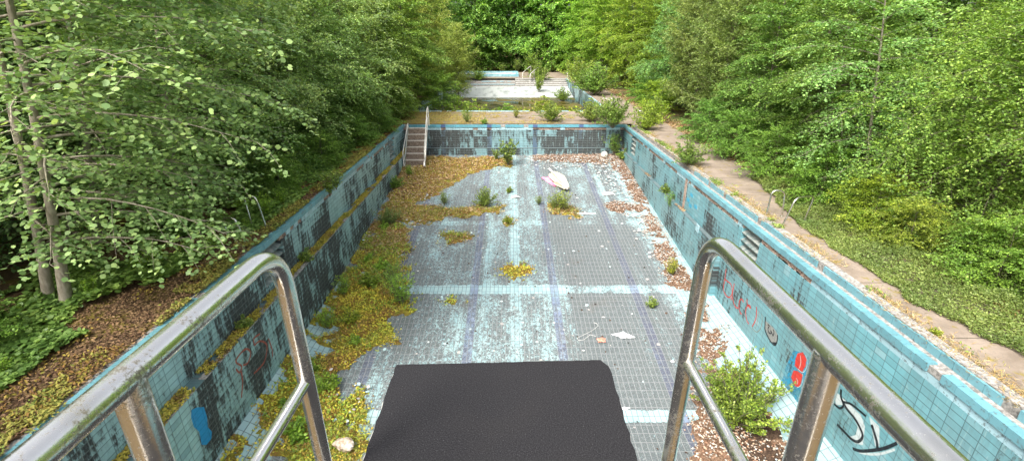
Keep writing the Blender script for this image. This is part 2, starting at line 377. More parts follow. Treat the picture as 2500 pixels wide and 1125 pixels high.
# ------------------------------------------------------------------ main pool
pool = tag(empty('swimming_pool'), 'large empty swimming pool lined with stained pale blue tiles, seen from the diving platform', 'swimming pool')
NX, NY = 90, 200
xs = np.linspace(-5.8, 6.3, NX); ys = np.linspace(-.2, 27.0, NY)
XX, YY = np.meshgrid(xs, ys); ZZ = zfloor(XX, YY)
me = bpy.data.meshes.new('pool_floor')
vv = np.stack([XX, YY, ZZ], -1).reshape(-1, 3)
ff = [(j * NX + i, j * NX + i + 1, (j + 1) * NX + i + 1, (j + 1) * NX + i) for j in range(NY - 1) for i in range(NX - 1)]
me.from_pydata(vv.tolist(), [], ff); me.update(); link('pool_floor', me, FLOOR, pool)
def side_wall(sgn, xu, xl, y0, y1, ledge_from, vents, mat, runs, seed):
    """sgn +1: the right side.  xu upper face, xl lower face (towards the water)"""
    r = random.Random(seed)
    def bx(mb, a, b, *q): mb.box(min(a, b), max(a, b), *q)
    out = xu + sgn * .3
    w = MB()
    # lower wall
    if ledge_from > y0: bx(w, xu, out, y0, ledge_from, -4.2, -1.25)
    bx(w, xl, out, ledge_from, y1, -4.2, -1.25)
    # upper wall in stretches between the vents
    yy = y0
    for (a, b, zt, zb) in vents:
        bx(w, xu, out, yy, a, -1.25, -.27); bx(w, xu, out, a, b, -1.25, zb); yy = b
    bx(w, xu, out, yy, y1, -1.25, -.27)
    wo = w.build('side_wall', mat, pool)
    # mortar band behind the top row, and the row of tiles still in place
    m = MB()
    yy = y0
    for (a, b, zt, zb) in vents: bx(m, xu + sgn * .035, out, yy, a, -.27, -.135); yy = b
    bx(m, xu + sgn * .035, out, yy, y1, -.27, -.135)
    for k in range(260):                             # lumps of broken mortar on it
        y = r.uniform(y0 + .1, y1 - .1)
        if any(a - .1 < y < b + .1 for a, b, _, _ in vents): continue
        s = r.uniform(.015, .05); bx(m, xu + sgn * .015, xu + sgn * .07, y - s * 1.6, y + s * 1.6, -.27, -.27 + s)
    m.build('mortar_band', MORTAR, wo)
    t = MB(); y = y0
    while y < y1 - .2:
        ok = not any(a - .1 < y + .12 < b + .1 for a, b, _, _ in vents)
        if ok and any(a <= y < b for a, b in runs): ok = r.random() < .1
        if ok: bx(t, xu + sgn * .004, xu + sgn * .035, y + .004, y + .246, -.268, -.142)
        y += .25
    t.build('top_row_tiles', PALE_TILE, wo)
    # coping: bull-nosed tiles one by one
    c = MB(); y = y0
    while y < y1 - .1:
        if r.random() > .035:
            d = r.uniform(-.004, .004); z1 = r.uniform(-.004, .006)
            c.box(min(xu - sgn * .03 + d, xu + sgn * .12), max(xu - sgn * .03 + d, xu + sgn * (.12 if sgn > 0 else .085)), y + .003, y + .247, -.13, z1, (r.uniform(-.012, .012), 'Z'))
        y += .25
    c.build('coping', COPING, wo)
    # base under coping, overflow gutter and its rear kerb
    b = MB(); bx(b, xu, xu + sgn * .11, y0, y1, -.135, -.02); b.build('coping_bed', MORTAR_GREY, wo)
    if sgn > 0:
        gt = MB(); bx(gt, xu + .12, xu + .36, y0, y1, -.16, -.11); gt.build('overflow_gutter', MORTAR_GREY, wo)
        k = MB(); y = y0
        while y < y1 - .1:
            if y < 17 and r.random() > .06: k.box(xu + .36, xu + .40, y + .004, y + .246, -.14, .03 + r.uniform(-.006, .006), (r.uniform(-.02, .02), 'Z'))
            y += .25
        k.build('gutter_kerb', COPING, wo)
        kb = MB(); bx(kb, xu + .4, xu + .60, y0, y1, -.3, .045); kb.build('kerb_stone', MORTAR_GREY, wo)
    else:
        kb = MB(); bx(kb, xu - .12, xu - .32, y0, y1, -.2, -.01); kb.build('kerb_stone', MORTAR_GREY, wo)
    for (a, b, zt, zb) in vents:
        v = MB(); bx(v, xu + sgn * .27, xu + sgn * .29, a, b, zb, zt); v.build('vent_recess', DARK, wo)
        v = MB(); n = 4
        for k in range(n + 1):
            z = zb + (zt - zb) * (k + .1) / (n + .2)
            v.box(min(xu + sgn * .01, xu + sgn * .24), max(xu + sgn * .01, xu + sgn * .24), a, b, z, z + .045, (sgn * R(-22), 'Y'))
        v.build('overflow_vent', SLAT, wo)
    lt = MB(); y = ledge_from + .01
    while y < y1 - .2:                                # cap tiles on the ledge
        if r.random() > .12: bx(lt, xl - sgn * .012, xl + sgn * .11, y + .004, y + .246, -1.249, -1.232 + r.uniform(0, .006))
        y += .25
    lt.build('ledge_cap', CAP_R if sgn > 0 else MORTAR_GREY, wo)
    return wo
ZT = -.14
wall_r = side_wall(+1, 6.2, 6.05, 0, 26.9, 13.15, [(11.2, 12.2, -.14, -1.05), (24.0, 25.0, -.14, -1.1)], WALL_R, [(8.9, 10.9), (12.2, 16.4), (17.6, 24), (25, 27)], 3)
wall_l = side_wall(-1, -5.75, -5.5, 0, 26.9, 0, [(10.3, 11.4, -.14, -1.05), (23.2, 24.3, -.14, -1.1)], WALL_L, [(8.5, 13), (14.5, 15.5), (17.6, 19), (20, 24)], 5)
# grey pier on the right upper wall, a few odd bright tiles
m = MB(); m.box(6.19, 6.3, 16.55, 16.75, -1.22, -.02); m.build('expansion_joint', MORTAR, wall_r)
m = MB()
for (y, z) in ((15.9, -.62), (16.15, -.87), (15.4, -.87), (15.9, -1.0)): m.box(6.192, 6.21, y + .004, y + .24, z + .004, z + .12)
m.build('bright_tiles', simple('bright_blue_tile', (.02, .28, .45), (.03, .34, .5), 5, .3, .5), wall_r)
m = MB(); m.box(6.02, 6.045, 14.6, 14.85, -1.38, -1.14, (R(6), 'X')); m.build('loose_tile', PALE_TILE, wall_r)
# far end wall
ew = MB(); ew.box(-6.05, 6.5, 26.9, 27.15, -3.9, -.27); ew.box(-5.5, 6.05, 26.75, 26.9, -3.9, -1.25); ewo = ew.build('end_wall', WALL_E, pool)
m = MB(); m.box(-5.9, 6.4, 26.935, 27.15, -.27, -.135); r = random.Random(9)
for k in range(150):
    x = r.uniform(-5.5, 6); s = r.uniform(.015, .05); m.box(x - s * 1.6, x + s * 1.6, 26.915, 26.95, -.27, -.27 + s)
m.build('mortar_band', MORTAR, ewo)
t = MB(); x = -5.5
while x < 6:
    gone = (-4.0 < x < -3) or (-2.2 < x < -.9) or (1 < x < 5.2)
    if not gone or r.random() < .15: t.box(x + .004, x + .246, 26.904, 26.935, -.268, -.142)
    x += .25
t.build('top_row_tiles', PALE_TILE, ewo)
t = MB(); x = -5.5
while x < 6.1:
    if not (-.55 < x < -.3 or .7 < x < 1.0): t.box(x + .003, x + .247, 26.87, 27.02, -.13, r.uniform(-.006, .008))
    x += .25
t.build('coping', COPING_X, ewo)
m = MB(); m.box(-5.9, 6.4, 26.9, 27.2, -.135, -.02); m.build('coping_bed', MORTAR_GREY, ewo)
m = MB(); m.box(-5.5, 6.05, 26.735, 26.87, -1.249, -1.23); m.build('ledge_cap', CAP_R, ewo)
nw = MB(); nw.box(-6.05, 6.5, -.3, 0, -4, -.01); nw.build('end_wall', WALL_E, pool)
# ------------------------------------------------------------------ graffiti on the pool walls
def ribbon(mb, pts, X, w, closed=False, taper=False):
    """stroke of spray paint laid on the wall face x = X; pts are picture points traced to wall metres"""
    P = [on_x(px, py, X) for px, py in pts]
    # Catmull-Rom
    Q = []
    n = len(P)
    for i in range(n - 1 if not closed else n):
        p0, p1, p2, p3 = (P[(i - 1) % n] if (closed or i > 0) else P[0]), P[i], P[(i + 1) % n], (P[(i + 2) % n] if (closed or i + 2 < n) else P[-1])
        for k in range(6):
            t = k / 6
            Q.append(tuple(.5 * ((2 * b) + (-a + c) * t + (2 * a - 5 * b + 4 * c - d) * t * t + (-a + 3 * b - 3 * c + d) * t ** 3) for a, b, c, d in zip(p0, p1, p2, p3)))
    Q.append(P[0] if closed else P[-1])
    vs = []
    for i, q in enumerate(Q):
        a = Q[max(i - 1, 0)]; b = Q[min(i + 1, len(Q) - 1)]; d = (b[0] - a[0], b[1] - a[1]); l = math.hypot(*d) or 1
        ww = w / 2 * (1 if not taper else (1.1 - .7 * i / len(Q)))
        nx, nz = -d[1] / l * ww, d[0] / l * ww
        vs += [(X, q[0] + nx, q[1] + nz), (X, q[0] - nx, q[1] - nz)]
    mb.add(vs, [(2 * i, 2 * i + 1, 2 * i + 3, 2 * i + 2) for i in range(len(Q) - 1)])
def fill(mb, pts, X):
    mb.poly([(X, *on_x(px, py, X)) for px, py in pts])
def graf(mb, mat, wall, label, name='graffiti'): o = mb.build(name, mat, wall); o['label'] = label; return o
def z1(x, y): return 1740 + x / 6.19, 660 + y / 5.625        # traced from an enlargement
def z2(x, y): return 1880 + x / 3.947, 840 + y / 3.947
def z3(x, y): return 430 + x / 3.41, 780 + y / 3.41
XG = 6.196
m = MB()
for st in ([(205, -20), (190, 90), (165, 260), (205, 345), (250, 372), (290, 330), (293, 250), (275, 190), (225, 150), (185, 120)],
           [(330, 180), (310, 270), (300, 350), (320, 450), (350, 505), (385, 520)],
           [(470, 440), (440, 395), (405, 430), (400, 520), (415, 575), (440, 605)],
           [(520, 400), (530, 470), (575, 520), (560, 480), (520, 500), (500, 570), (515, 680), (548, 738)],
           [(665, 500), (665, 600), (650, 680), (615, 750), (600, 770)],
           [(275, 410), (295, 370), (300, 340)]):
    ribbon(m, [z1(*q) for q in st], XG, .034)
graf(m, P_RED, wall_r, 'red spray-painted word Bleed')
m = MB(); ribbon(m, [z1(*q) for q in [(745, 600), (750, 700), (725, 800), (670, 848), (620, 815), (595, 765)]], XG - .0005, .02); ribbon(m, [z1(*q) for q in [(700, 560), (680, 690), (650, 800)]], XG - .0005, .015)
graf(m, P_TAN, wall_r, 'faded tan loop closing the letter d of Bleed')
m = MB(); fill(m, [z1(*q) for q in [(800, 690), (860, 740), (930, 800), (985, 880), (975, 960), (945, 1035), (890, 985), (840, 900), (800, 810)]], XG); graf(m, P_GREY, wall_r, 'grey fill of the oval tag')
m = MB(); ribbon(m, [z1(*q) for q in [(800, 640), (795, 720), (795, 820), (830, 900), (880, 980), (940, 1030), (975, 980), (985, 890)]], XG - .001, .04)
fill(m, [z1(*q) for q in [(900, 985), (965, 990), (945, 1040)]], XG - .0012)
ribbon(m, [z1(*q) for q in [(835, 745), (860, 765), (840, 800), (850, 850), (885, 870), (880, 830), (905, 880), (915, 900), (930, 850), (915, 815)]], XG - .0012, .03)
graf(m, P_BLACK, wall_r, 'black outlined oval tag with block letters')
m = MB(); fill(m, [z2(*q) for q in [(230, 60), (330, 90), (420, 180), (390, 320), (330, 470), (270, 600), (170, 520), (110, 380), (150, 230)]], XG); graf(m, P_BLUES, wall_r, 'blue spray mist round the red figure')
m = MB(); fill(m, [z2(*q) for q in [(270, 90), (320, 80), (355, 150), (345, 215), (310, 280), (275, 245), (240, 210), (250, 140)]], XG - .001)
fill(m, [z2(*q) for q in [(230, 255), (270, 262), (318, 300), (300, 380), (280, 420), (240, 405), (205, 320)]], XG - .001); graf(m, P_RED, wall_r, 'red block figure like a broken letter')
m = MB()
for st in ([(345, 105), (362, 170), (350, 240), (315, 275), (270, 240)], [(315, 285), (320, 330), (300, 400), (262, 420)], [(295, 110), (300, 180), (285, 235)], [(255, 330), (270, 360), (262, 390)]): ribbon(m, [z2(*q) for q in st], XG - .002, .016)
graf(m, P_WHITE, wall_r, 'white outline of the red figure')
m = MB(); fill(m, [z2(*q) for q in [(650, 470), (700, 520), (790, 600), (880, 690), (920, 800), (900, 980), (820, 960), (760, 900), (830, 880), (850, 800), (790, 680), (700, 590), (640, 590), (630, 520)]], XG)
fill(m, [z2(*q) for q in [(960, 700), (1060, 800), (1060, 990), (1020, 990)]], XG); ribbon(m, [z2(*q) for q in [(860, 1045), (960, 1065), (1080, 1060), (1210, 1020)]], XG, .04); graf(m, P_WHITE, wall_r, 'pale underspray behind the black strokes')
m = MB()
ribbon(m, [z2(*q) for q in [(690, 440), (690, 520), (740, 620), (820, 720), (880, 830), (895, 900), (850, 945), (790, 920), (720, 850), (650, 775)]], XG - .001, .055, taper=False)
ribbon(m, [z2(*q) for q in [(615, 570), (670, 620), (710, 600), (700, 540)]], XG - .0015, .045); ribbon(m, [z2(*q) for q in [(700, 560), (780, 580), (860, 640), (930, 700)]], XG - .0018, .045)
ribbon(m, [z2(*q) for q in [(985, 780), (1010, 860), (1035, 950), (1040, 1010)]], XG - .001, .06); ribbon(m, [z2(*q) for q in [(800, 1010), (880, 1035), (1020, 1025), (1120, 1005), (1230, 960)]], XG - .0015, .055)
graf(m, P_BLACK, wall_r, 'large black spray-painted strokes')
XG = -5.496
m = MB()
for st in ([(500, 400), (530, 430), (548, 380), (500, 340), (540, 270), (590, 235), (622, 270), (600, 350), (560, 370)], [(540, 400), (555, 500), (545, 640)], [(655, 205), (650, 150), (700, 110)], [(655, 205), (700, 170), (755, 200), (750, 290), (730, 350), (680, 410), (650, 440)], [(770, 150), (800, 240), (805, 300)]):
    ribbon(m, [z3(*q) for q in st], XG, .042)
graf(m, P_REDF, wall_l, 'faded red spray-painted letters P and S')
m = MB(); fill(m, [z3(*q) for q in [(130, 740), (175, 718), (235, 715), (260, 800), (265, 880), (300, 920), (295, 980), (255, 1030), (215, 1030), (195, 920), (150, 880), (128, 800)]], XG)
graf(m, P_BLUE, wall_l, 'bright blue painted patch')
# ------------------------------------------------------------------ second pool beyond
pool2 = tag(empty('swimming_pool'), 'smaller far swimming pool with shallow steps and brown standing water', 'swimming pool')
m = MB(); m.add([(P2X0, P2Y0, -1.4), (P2X1, P2Y0, -1.4), (P2X1, 48.5, -1.3), (P2X0, 48.5, -1.3), (P2X1, 55.4, -.62), (P2X0, 55.4, -.62)], [(0, 1, 2, 3), (3, 2, 4, 5)])
g = G('white_worn_tiles'); p = g.pos(); x, y, z = g.xyz(p); cu, cv, gr = tile_grid(g, x, y, .25, .25, .02)
n1 = g.noise(g.vec(x, g.mul(y, .4), 0.0), 1.5, 5, .65); c = g.mix(g.step(n1, .5, .66), (.4, .42, .4), (.2, .22, .2)); c = g.mix(g.mul(gr, .5), c, (.3, .32, .31)); g.bsdf(c, .6)
m.build('pool_floor', g.m, pool2)
m = MB(); m.box(P2X1 - .02, P2X1 + .25, P2Y0, P2Y1, -1.5, -.01); m.build('side_wall', WALL_R, pool2)
m = MB(); m.box(P2X0 - .25, P2X0 + .02, P2Y0, P2Y1, -1.5, -.01); m.build('side_wall', WALL_L, pool2)
m = MB(); m.box(P2X0, P2X1, P2Y0 - .2, P2Y0, -1.5, -.01); m.build('end_wall', WALL_E, pool2)
m = MB(); x = P2X0
while x < P2X1 - .3:
    if -3.2 < x < 1 or x < -4.4 or rnd.random() < .2: m.box(x + .003, x + .3, P2Y0 - .16, P2Y0 + .02, -.01, .05)
    x += .31
y = P2Y0
while y < P2Y1 - .4:
    if rnd.random() < .8: m.box(P2X1 - .03, P2X1 + .12, y, y + .3, -.01, .045)
    y += .31
m.build('coping', PALE_TILE, pool2)
for k in range(4):
    m = MB(); m.box(.6, P2X1 - .02, 55.4 + k * .65, P2Y1 + .1, -.62 + k * .155 if k else -.9, -.62 + (k + 1) * .155 - .004 * (k == 3)); so_ = m.build('step', MORTAR_GREY, pool2); m = MB(); m.box(.6, P2X1 - .02, 55.37 + k * .65, 55.75 + k * .65, -.62 + (k + 1) * .155 - .03, -.62 + (k + 1) * .155 + .006); m.build('nosing', simple('worn_white', (.3, .3, .28), (.5, .5, .48), 3) if k == 0 else bpy.data.materials['worn_white'], so_)
m = MB(); m.box(P2X0 + .02, .58, 55.4, 56.3, -.9, -.42); m.box(P2X0 + .02, .58, 56.3, P2Y1 + .1, -.9, -.2); m.build('shelf', MORTAR_GREY, pool2); m = MB(); r = random.Random(3)
for k in range(16): xq = -6 + k * .41; (m.box(xq, xq + .38, 55.36, 55.6 + r.random() * .3, -.44, -.40), m.box(xq, xq + .4, 56.27, 56.5 + r.random() * .5, -.22, -.185) if r.random() < .6 else 0)
m.build('shelf_edge', PALE_TILE, pool2)
m = MB(); m.poly([(P2X0 + .02, P2Y0 + .01, -1.17), (P2X1 - .03, P2Y0 + .01, -1.17), (P2X1 - .03, 49.85, -1.17), (P2X0 + .02, 49.85, -1.17)])
tag(m.build('water', WATERM), 'shallow brown stagnant water in the far pool', 'water', kind='structure')
# raised paddling pool at the very back
pp = tag(empty('paddling_pool', (-2.6, 59.0, 0)), 'raised paddling pool with a bright blue rim behind the far pool', 'paddling pool')
BLUE_T = simple('bright_rim_tile', (.12, .3, .36), (.32, .5, .54), 2.2, .5, .4)
m = MB(); m.box(-3.6, 3.6, 0, .3, .12, .40); m.box(-3.6, -3.3, .3, 5, .12, .40); m.box(3.3, 3.6, .3, 5, .12, .40); m.box(-3.3, 3.3, 4.7, 5, .12, .40); m.build('rim', BLUE_T, pp)
m = MB(); m.box(-3.7, 3.7, -.06, 5.1, -.1, .12); m.build('plinth', MORTAR_GREY, pp)
m = MB(); m.box(-3.3, 3.3, .3, 4.7, .121, .2); m.build('basin_floor', WHITE, pp)
# ------------------------------------------------------------------ diving platform with handrails
plat = tag(empty('diving_platform', (0, 0, 0)), 'diving platform with black rubber mat and bent steel handrails in the foreground', 'diving platform')
PZ = 3.0
r = random.Random(21)
def edge_pts(shrink, jit):
    L0, R0, Y1 = -.565 + shrink, .487 - shrink, 2.02 - shrink
    pts = []; w1 = [r.uniform(-1, 1) for _ in range(200)]
    for i in range(60): t = i / 60; pts.append((L0 + w1[i] * jit, -.6 + t * (Y1 + .6)))
    pts.append((L0 + .003, Y1 - .012))
    for i in range(1, 40): t = i / 40; pts.append((L0 + t * (R0 - L0 - .05), Y1 - .012 + .034 * t + w1[60 + i] * jit * .6))
    pts.append((R0 - .034, Y1 + .022)); pts.append((R0 - .002, Y1 - .03))
    for i in range(1, 60): t = i / 60; pts.append((R0 + .002 * t + w1[110 + i] * jit - (.007 if .10 < t < .115 else 0) - (.006 if .17 < t < .19 else 0), Y1 - .035 - t * (Y1 + .56)))
    return pts
def slab(mb, pts, z0, z1):
    n = len(pts); vs = [(x, y, z0) for x, y in pts] + [(x, y, z1) for x, y in pts]
    mb.add(vs, [tuple(range(n)), tuple(range(2 * n - 1, n - 1, -1))] + [(i, i + n, (i + 1) % n + n, (i + 1) % n) for i in range(n)])
m = MB(); slab(m, edge_pts(.004, .0035), PZ - .02, PZ); m.build('rubber_mat', RUBBER, plat)
m = MB(); slab(m, edge_pts(-.001, .006), PZ - .07, PZ - .02); m.build('board', WHITE, plat)
m = MB(); m.box(-.45, .36, -1.2, 1.7, PZ - .32, PZ - .07); m.box(-.2, .2, -1.0, -.6, -.1, PZ - .32); m.build('support', MORTAR_GREY, plat)
def arc_path(pts, rad, n=10):
    pts = [Vector(p) for p in pts]; out = [pts[0]]
    for i in range(1, len(pts) - 1):
        a, b, c = pts[i - 1], pts[i], pts[i + 1]; u = (a - b).normalized(); v = (c - b).normalized(); rr = min(rad, (a - b).length * .5, (c - b).length * .5)
        s, e = b + u * rr, b + v * rr
        for k in range(n + 1): t = k / n; out.append(s * (1 - t) ** 2 + b * 2 * t * (1 - t) + e * t * t)
    out.append(pts[-1]); return out
def handrail(x, yf, x2, label, ztop):
    m = MB(); m.tube(arc_path([(x2, -1.4, ztop), (x, yf, ztop), (x, yf + .05, PZ - .12)], .15, 14), .0262, 28); h = m.build('handrail', STEEL, plat); h['label'] = label
    m = MB(); yb = yf + .012; zm = 3.47; m.tube([(x2, -1.3, zm), (x, yf + .02, zm)], .019, 20); m.build('mid_rail', STEEL, h)
    m = MB(); yp = .77 if x > 0 else .70; m.tube([(x + (x2 - x) * .25, yp, ztop), (x + (x2 - x) * .25, yp + .01, PZ - .12)], .0285, 24); m.build('post', STEEL, h)
    m = MB(); m.box(min(x, x - math.copysign(.14, x)), max(x, x - math.copysign(.14, x)), yf + .01, yf + .09, PZ - .1, PZ - .085); m.build('bracket', STEEL, h)
handrail(-.655, 1.27, -.70, 'left steel handrail of the platform', 3.95)
handrail(.60, 1.37, .60, 'right steel handrail of the platform', 3.95)
# ------------------------------------------------------------------ stairs in the far corner
st = tag(empty('pool_stairs', (-4.88, 26.15, 0)), 'rusty steel stairs with white tube rails in the far left corner of the pool', 'stairs')
WS = .47; NT = 7; RUN, RISE = 1.45, 1.75
for k in range(NT):
    t = k / (NT - 1); y = -t * RUN; z = -.03 - t * (RISE - .05)
    m = MB(); m.box(-WS, WS, y - .12, y + .14, z - .03, z); m.build('tread', simple('tread_lip', (.3, .26, .22), (.5, .45, .4), 12) if k == 0 else bpy.data.materials['tread_lip'], st)
    if k < NT - 1: m = MB(); m.box(-WS, WS, y - .11, y - .095, z - .27, z - .03); m.build('riser', TREAD, st)
for s in (-1, 1):
    m = MB(); m.add([(s * (WS + d), y, z) for d in (0.002, .04) for y, z in ((.14, 0), (.14, -.25), (-RUN - .15, -RISE - .12), (-RUN - .15, -RISE + .08))],
        [(0, 1, 2, 3), (7, 6, 5, 4), (0, 4, 5, 1), (1, 5, 6, 2), (2, 6, 7, 3), (3, 7, 4, 0)]); m.build('stringer', STEEL, st)
    xx = s * (WS + .07)
    m = MB(); m.tube(arc_path([(xx, -RUN - .1, -RISE - .1), (xx, -RUN - .12, -RISE + .75), (xx, .25, 1.0 if s > 0 else .2)] + ([(xx, .5, 1.0), (xx, .5, 0)] if s > 0 else [(xx, .3, -.1)]), .12, 6), .025, 10)
    m.tube([(xx, -RUN * .95, -RISE + .3), (xx, .2, .5 if s > 0 else 0)], .02, 8); m.build('handrail', WHITE_TUBE, st)
# ------------------------------------------------------------------ ladder hoops
def hoop(x, y, dx, dy, h, tilt, label, group, rad=.021, mat=STEEL):
    t = empty('grab_rail', (x, y, 0)); tag(t, label, 'grab rail', group)
    m = MB(); m.tube(arc_path([(0, 0, -.02), (tilt, 0, h), (dx * .85 + tilt, dy * .8, h * .96), (dx, dy, -.02)], .17, 8), rad, 12); m.build('tube', mat, t)
    m = MB()
    for a, b in ((0, 0), (dx, dy)): m.tube([(a, b, 0), (a, b, .012)], .045, 14)
    m.build('foot_plate', mat, t); return t
hoop(6.86, 12.35, .42, .0, .74, .02, 'far upright hoop of the bent ladder rails on the right pool edge', 'ladder grab rails')
hoop(6.86, 11.55, .75, .35, .78, .2, 'near hoop leaning outwards of the ladder rails on the right pool edge', 'ladder grab rails')
hoop(-6.12, 10.5, -.42, .12, .66, -.12, 'near low rounded ladder hoop on the left pool edge', 'ladder grab rails')
hoop(-6.1, 11.5, -.40, .1, .86, -.12, 'far taller ladder hoop on the left pool edge', 'ladder grab rails')
hoop(7.0, 27.3, .3, 0, .7, .05, 'thin ladder hoop by the far right corner of the main pool', 'ladder grab rails')
hoop(P2X1 + .55, 45, .4, 0, 1.0, .0, 'white ladder hoop beside the shrub on the right of the far pool', 'ladder grab rails', .025, WHITE_TUBE)
hoop(P2X1 + .2, 57.6, .6, .3, 1.15, -.05, 'white rail hoop at the right end of the far pool steps', 'ladder grab rails', .035, WHITE_TUBE)
t = tag(empty('step_handrail', (2.2, 56, -.5)), 'white double handrail on the steps at the back of the far pool', 'handrail')
for dx, dy, tall in ((0, 0, .1), (-.75, 2.2, .0)):
    m = MB(); m.tube(arc_path([(dx, dy, 0), (dx, dy, 1.1), (dx + 1.0, dy + 1.9, 1.75), (dx + 1.0, dy + 1.9, .4)], .2, 6), .03, 8); m.build('rail', WHITE_TUBE, t)
m = MB(); m.tube([(.5, .95, .1), (.5, .95, 1.5)], .035, 8); m.build('post', WHITE_TUBE, t)
t = tag(empty('fallen_ladder', (6.9, 34.6, .03)), 'white pool ladder lying broken on the deck right of the far pool', 'ladder')
for dx in (0, .32):
    m = MB(); m.tube(arc_path([(dx - .2, 1.9, .25), (dx + .15, 1.6, .28), (dx, -1.2, .04)], .2, 6), .025, 8); m.build('tube', WHITE_TUBE, t)
for k in range(3): m = MB(); m.box(.01, .31, -.9 + k * .6, -.82 + k * .6, .05 + k * .045, .08 + k * .045); m.build('tread', WHITE, t)
# ------------------------------------------------------------------ litter things on the pool floor
x, y, z = on_floor(1475, 386)
bm_v = []; m = MB(); n = 20
for i in range(11):
    for j in range(n):
        a = math.pi * i / 10; b = 2 * math.pi * j / n; bm_v.append((.19 * math.sin(a) * math.cos(b), .19 * math.sin(a) * math.sin(b), .19 * math.cos(a)))
m.add(bm_v, [(i * n + j, (i + 1) * n + j, (i + 1) * n + (j + 1) % n, i * n + (j + 1) % n) for i in range(10) for j in range(n)], True)
g = G('dirty_football'); p = g.pos(); v = g.n('ShaderNodeTexVoronoi', {'Vector': p, 'Scale': 7.0}, feature='DISTANCE_TO_EDGE'); c = g.mix(g.step(v, .02, .05), (.2, .18, .15), (.62, .6, .54)); c = g.mix(g.step(g.noise(p, 9, 4), .5, .7, 0, .5), c, (.3, .25, .18)); g.bsdf(c, .5)
o = m.build('football', g.m); o.location = (x, y, z + .185); tag(o, 'dirty white football lying by the far right wall of the pool', 'ball')
# closed parasol
a = Vector(on_floor(1341, 420)); b = Vector(on_floor(1384, 470)); L = (b - a).length
ps = empty('parasol', a + Vector((0, 0, .12))); d = (b - a); ps.rotation_euler = (0, -math.asin(d.z / L), math.atan2(d.y, d.x))
tag(ps, 'closed cream and pink parasol lying on the pool floor', 'parasol')
m = MB(); m.tube([(0, 0, .05), (L, 0, .08)], .055, 12); m.build('pole', WHITE_TUBE, ps)
CREAM = simple('cream_cloth', (.5, .45, .33), (.7, .66, .52), 5, .9); PINK = simple('pink_cloth', (.6, .16, .3), (.72, .4, .5), 4, .9)
m = MB(); vs = []; n = 28; K = 12
for i in range(K + 1):
    t = i / K; rr = .06 + .19 * math.sin(math.pi * min(1, .12 + t * .85)) ** .8 * (1 - .35 * t)
    for j in range(n):
        an = 2 * math.pi * j / n; q = rr * (1 + (.38 if j % 2 else -.3)) * (1 + .15 * math.sin(5 * t + j)); vs.append((L * .26 + t * L * .72, q * math.cos(an) * 1.15, max(-.1, q * math.sin(an) * .55 + .06)))
m.add(vs, [(i * n + j, i * n + (j + 1) % n, (i + 1) * n + (j + 1) % n, (i + 1) * n + j) for i in range(K) for j in range(n)]); m.build('canopy', CREAM, ps)
m = MB(); vs = []
for i in range(9):
    for j in range(7): vs.append((L * .28 + i * .16 + .04 * math.sin(j * 2), -.25 - j * .06 * (1.2 - i / 9) - .05 * math.sin(i * 1.7), -.08 + .05 * math.sin(i * 2.1 + j * 1.9)))
m.add(vs, [(i * 7 + j, i * 7 + j + 1, (i + 1) * 7 + j + 1, (i + 1) * 7 + j) for i in range(8) for j in range(6)]); m.build('lining', PINK, ps)
# rags, plastic sheet, cord, stone
def crumple(name, px, py, sx, sy, hgt, mat, label, cat, seed, rz=0.0):
    r = np.random.default_rng(seed); x, y, z = on_floor(px, py); n = 12; vs = []; fs = []
    for i in range(n):
        for j in range(n):
            a = (i / (n - 1) - .5) * 2; b = (j / (n - 1) - .5) * 2; k = max(abs(a), abs(b)); s = 1 / max(math.hypot(a, b), 1e-3) * k if k else 1
            vs.append((a * s * sx * (1 + .25 * math.sin(3 * b + seed)), b * s * sy * (1 + .2 * math.sin(4 * a + seed)), .015 + hgt * (r.random() * .7 + .3 * math.cos(a * 2)) * (1 - .7 * k)))
    for i in range(n - 1):
        for j in range(n - 1): fs.append((i * n + j, (i + 1) * n + j, (i + 1) * n + j + 1, i * n + j + 1))
    mb = MB(); mb.add(vs, fs); o = mb.build(name, mat); o.location = (x, y, z); o.rotation_euler = (math.atan(-.11) * -1 * 0, 0, rz); tag(o, label, cat); return o
PLAST = simple('white_plastic', (.62, .64, .64), (.8, .82, .82), 4, .5)
crumple('plastic_sheet', 1521, 820, .26, .14, .1, PLAST, 'torn white plastic sheet on dark tiles right of the platform end', 'plastic sheet', 2, -.25)
crumple('rag', 1468, 832, .13, .11, .12, simple('orange_rag_cloth', (.5, .16, .09), (.7, .38, .3), 30, .9), 'small orange rag beside a loop of cord on the dark tiles', 'rag', 5)
crumple('plastic_sheet', 1525, 1018 - 20, .1, .05, .02, PLAST, 'small white scrap by the right edge of the platform', 'plastic scrap', 8, .2)
crumple('plastic_bag', 1485, 474, .3, .2, .14, PLAST, 'pale plastic bag on the tiles near the right wall, past the parasol', 'plastic bag', 11, .1)
crumple('plastic_sheet', 1430, 522, .35, .1, .05, PLAST, 'white strip of sheeting on the floor right of the grass clump', 'plastic sheet', 14, -.1)
crumple('tile_chunk', 1258, 482, .22, .12, .16, WHITE, 'broken pale chunk on the clean tiles mid pool', 'tile chunk', 17, .3)
m = MB(); cp = [on_floor(*q) for q in [(1412, 832), (1408, 826), (1425, 818), (1445, 808), (1460, 796), (1455, 790), (1447, 788)]]; cp = [(x, y, z + .02) for x, y, z in cp]
cp2 = []
for i in range(len(cp) - 1):
    for k in range(4): cp2.append(tuple(p_ + (q_ - p_) * k / 4 for p_, q_ in zip(cp[i], cp[i + 1])))
m.tube(cp2, .005, 6); cp = [on_floor(*q) for q in [(1412, 832), (1425, 830), (1440, 818), (1455, 822)]]; m.tube([(x, y, z + .02) for x, y, z in cp], .005, 6)
tag(m.build('cord', WHITE), 'pale loop of cord on the dark tiles left of the rag', 'cord')
x, y, z = on_floor(842, 1100)
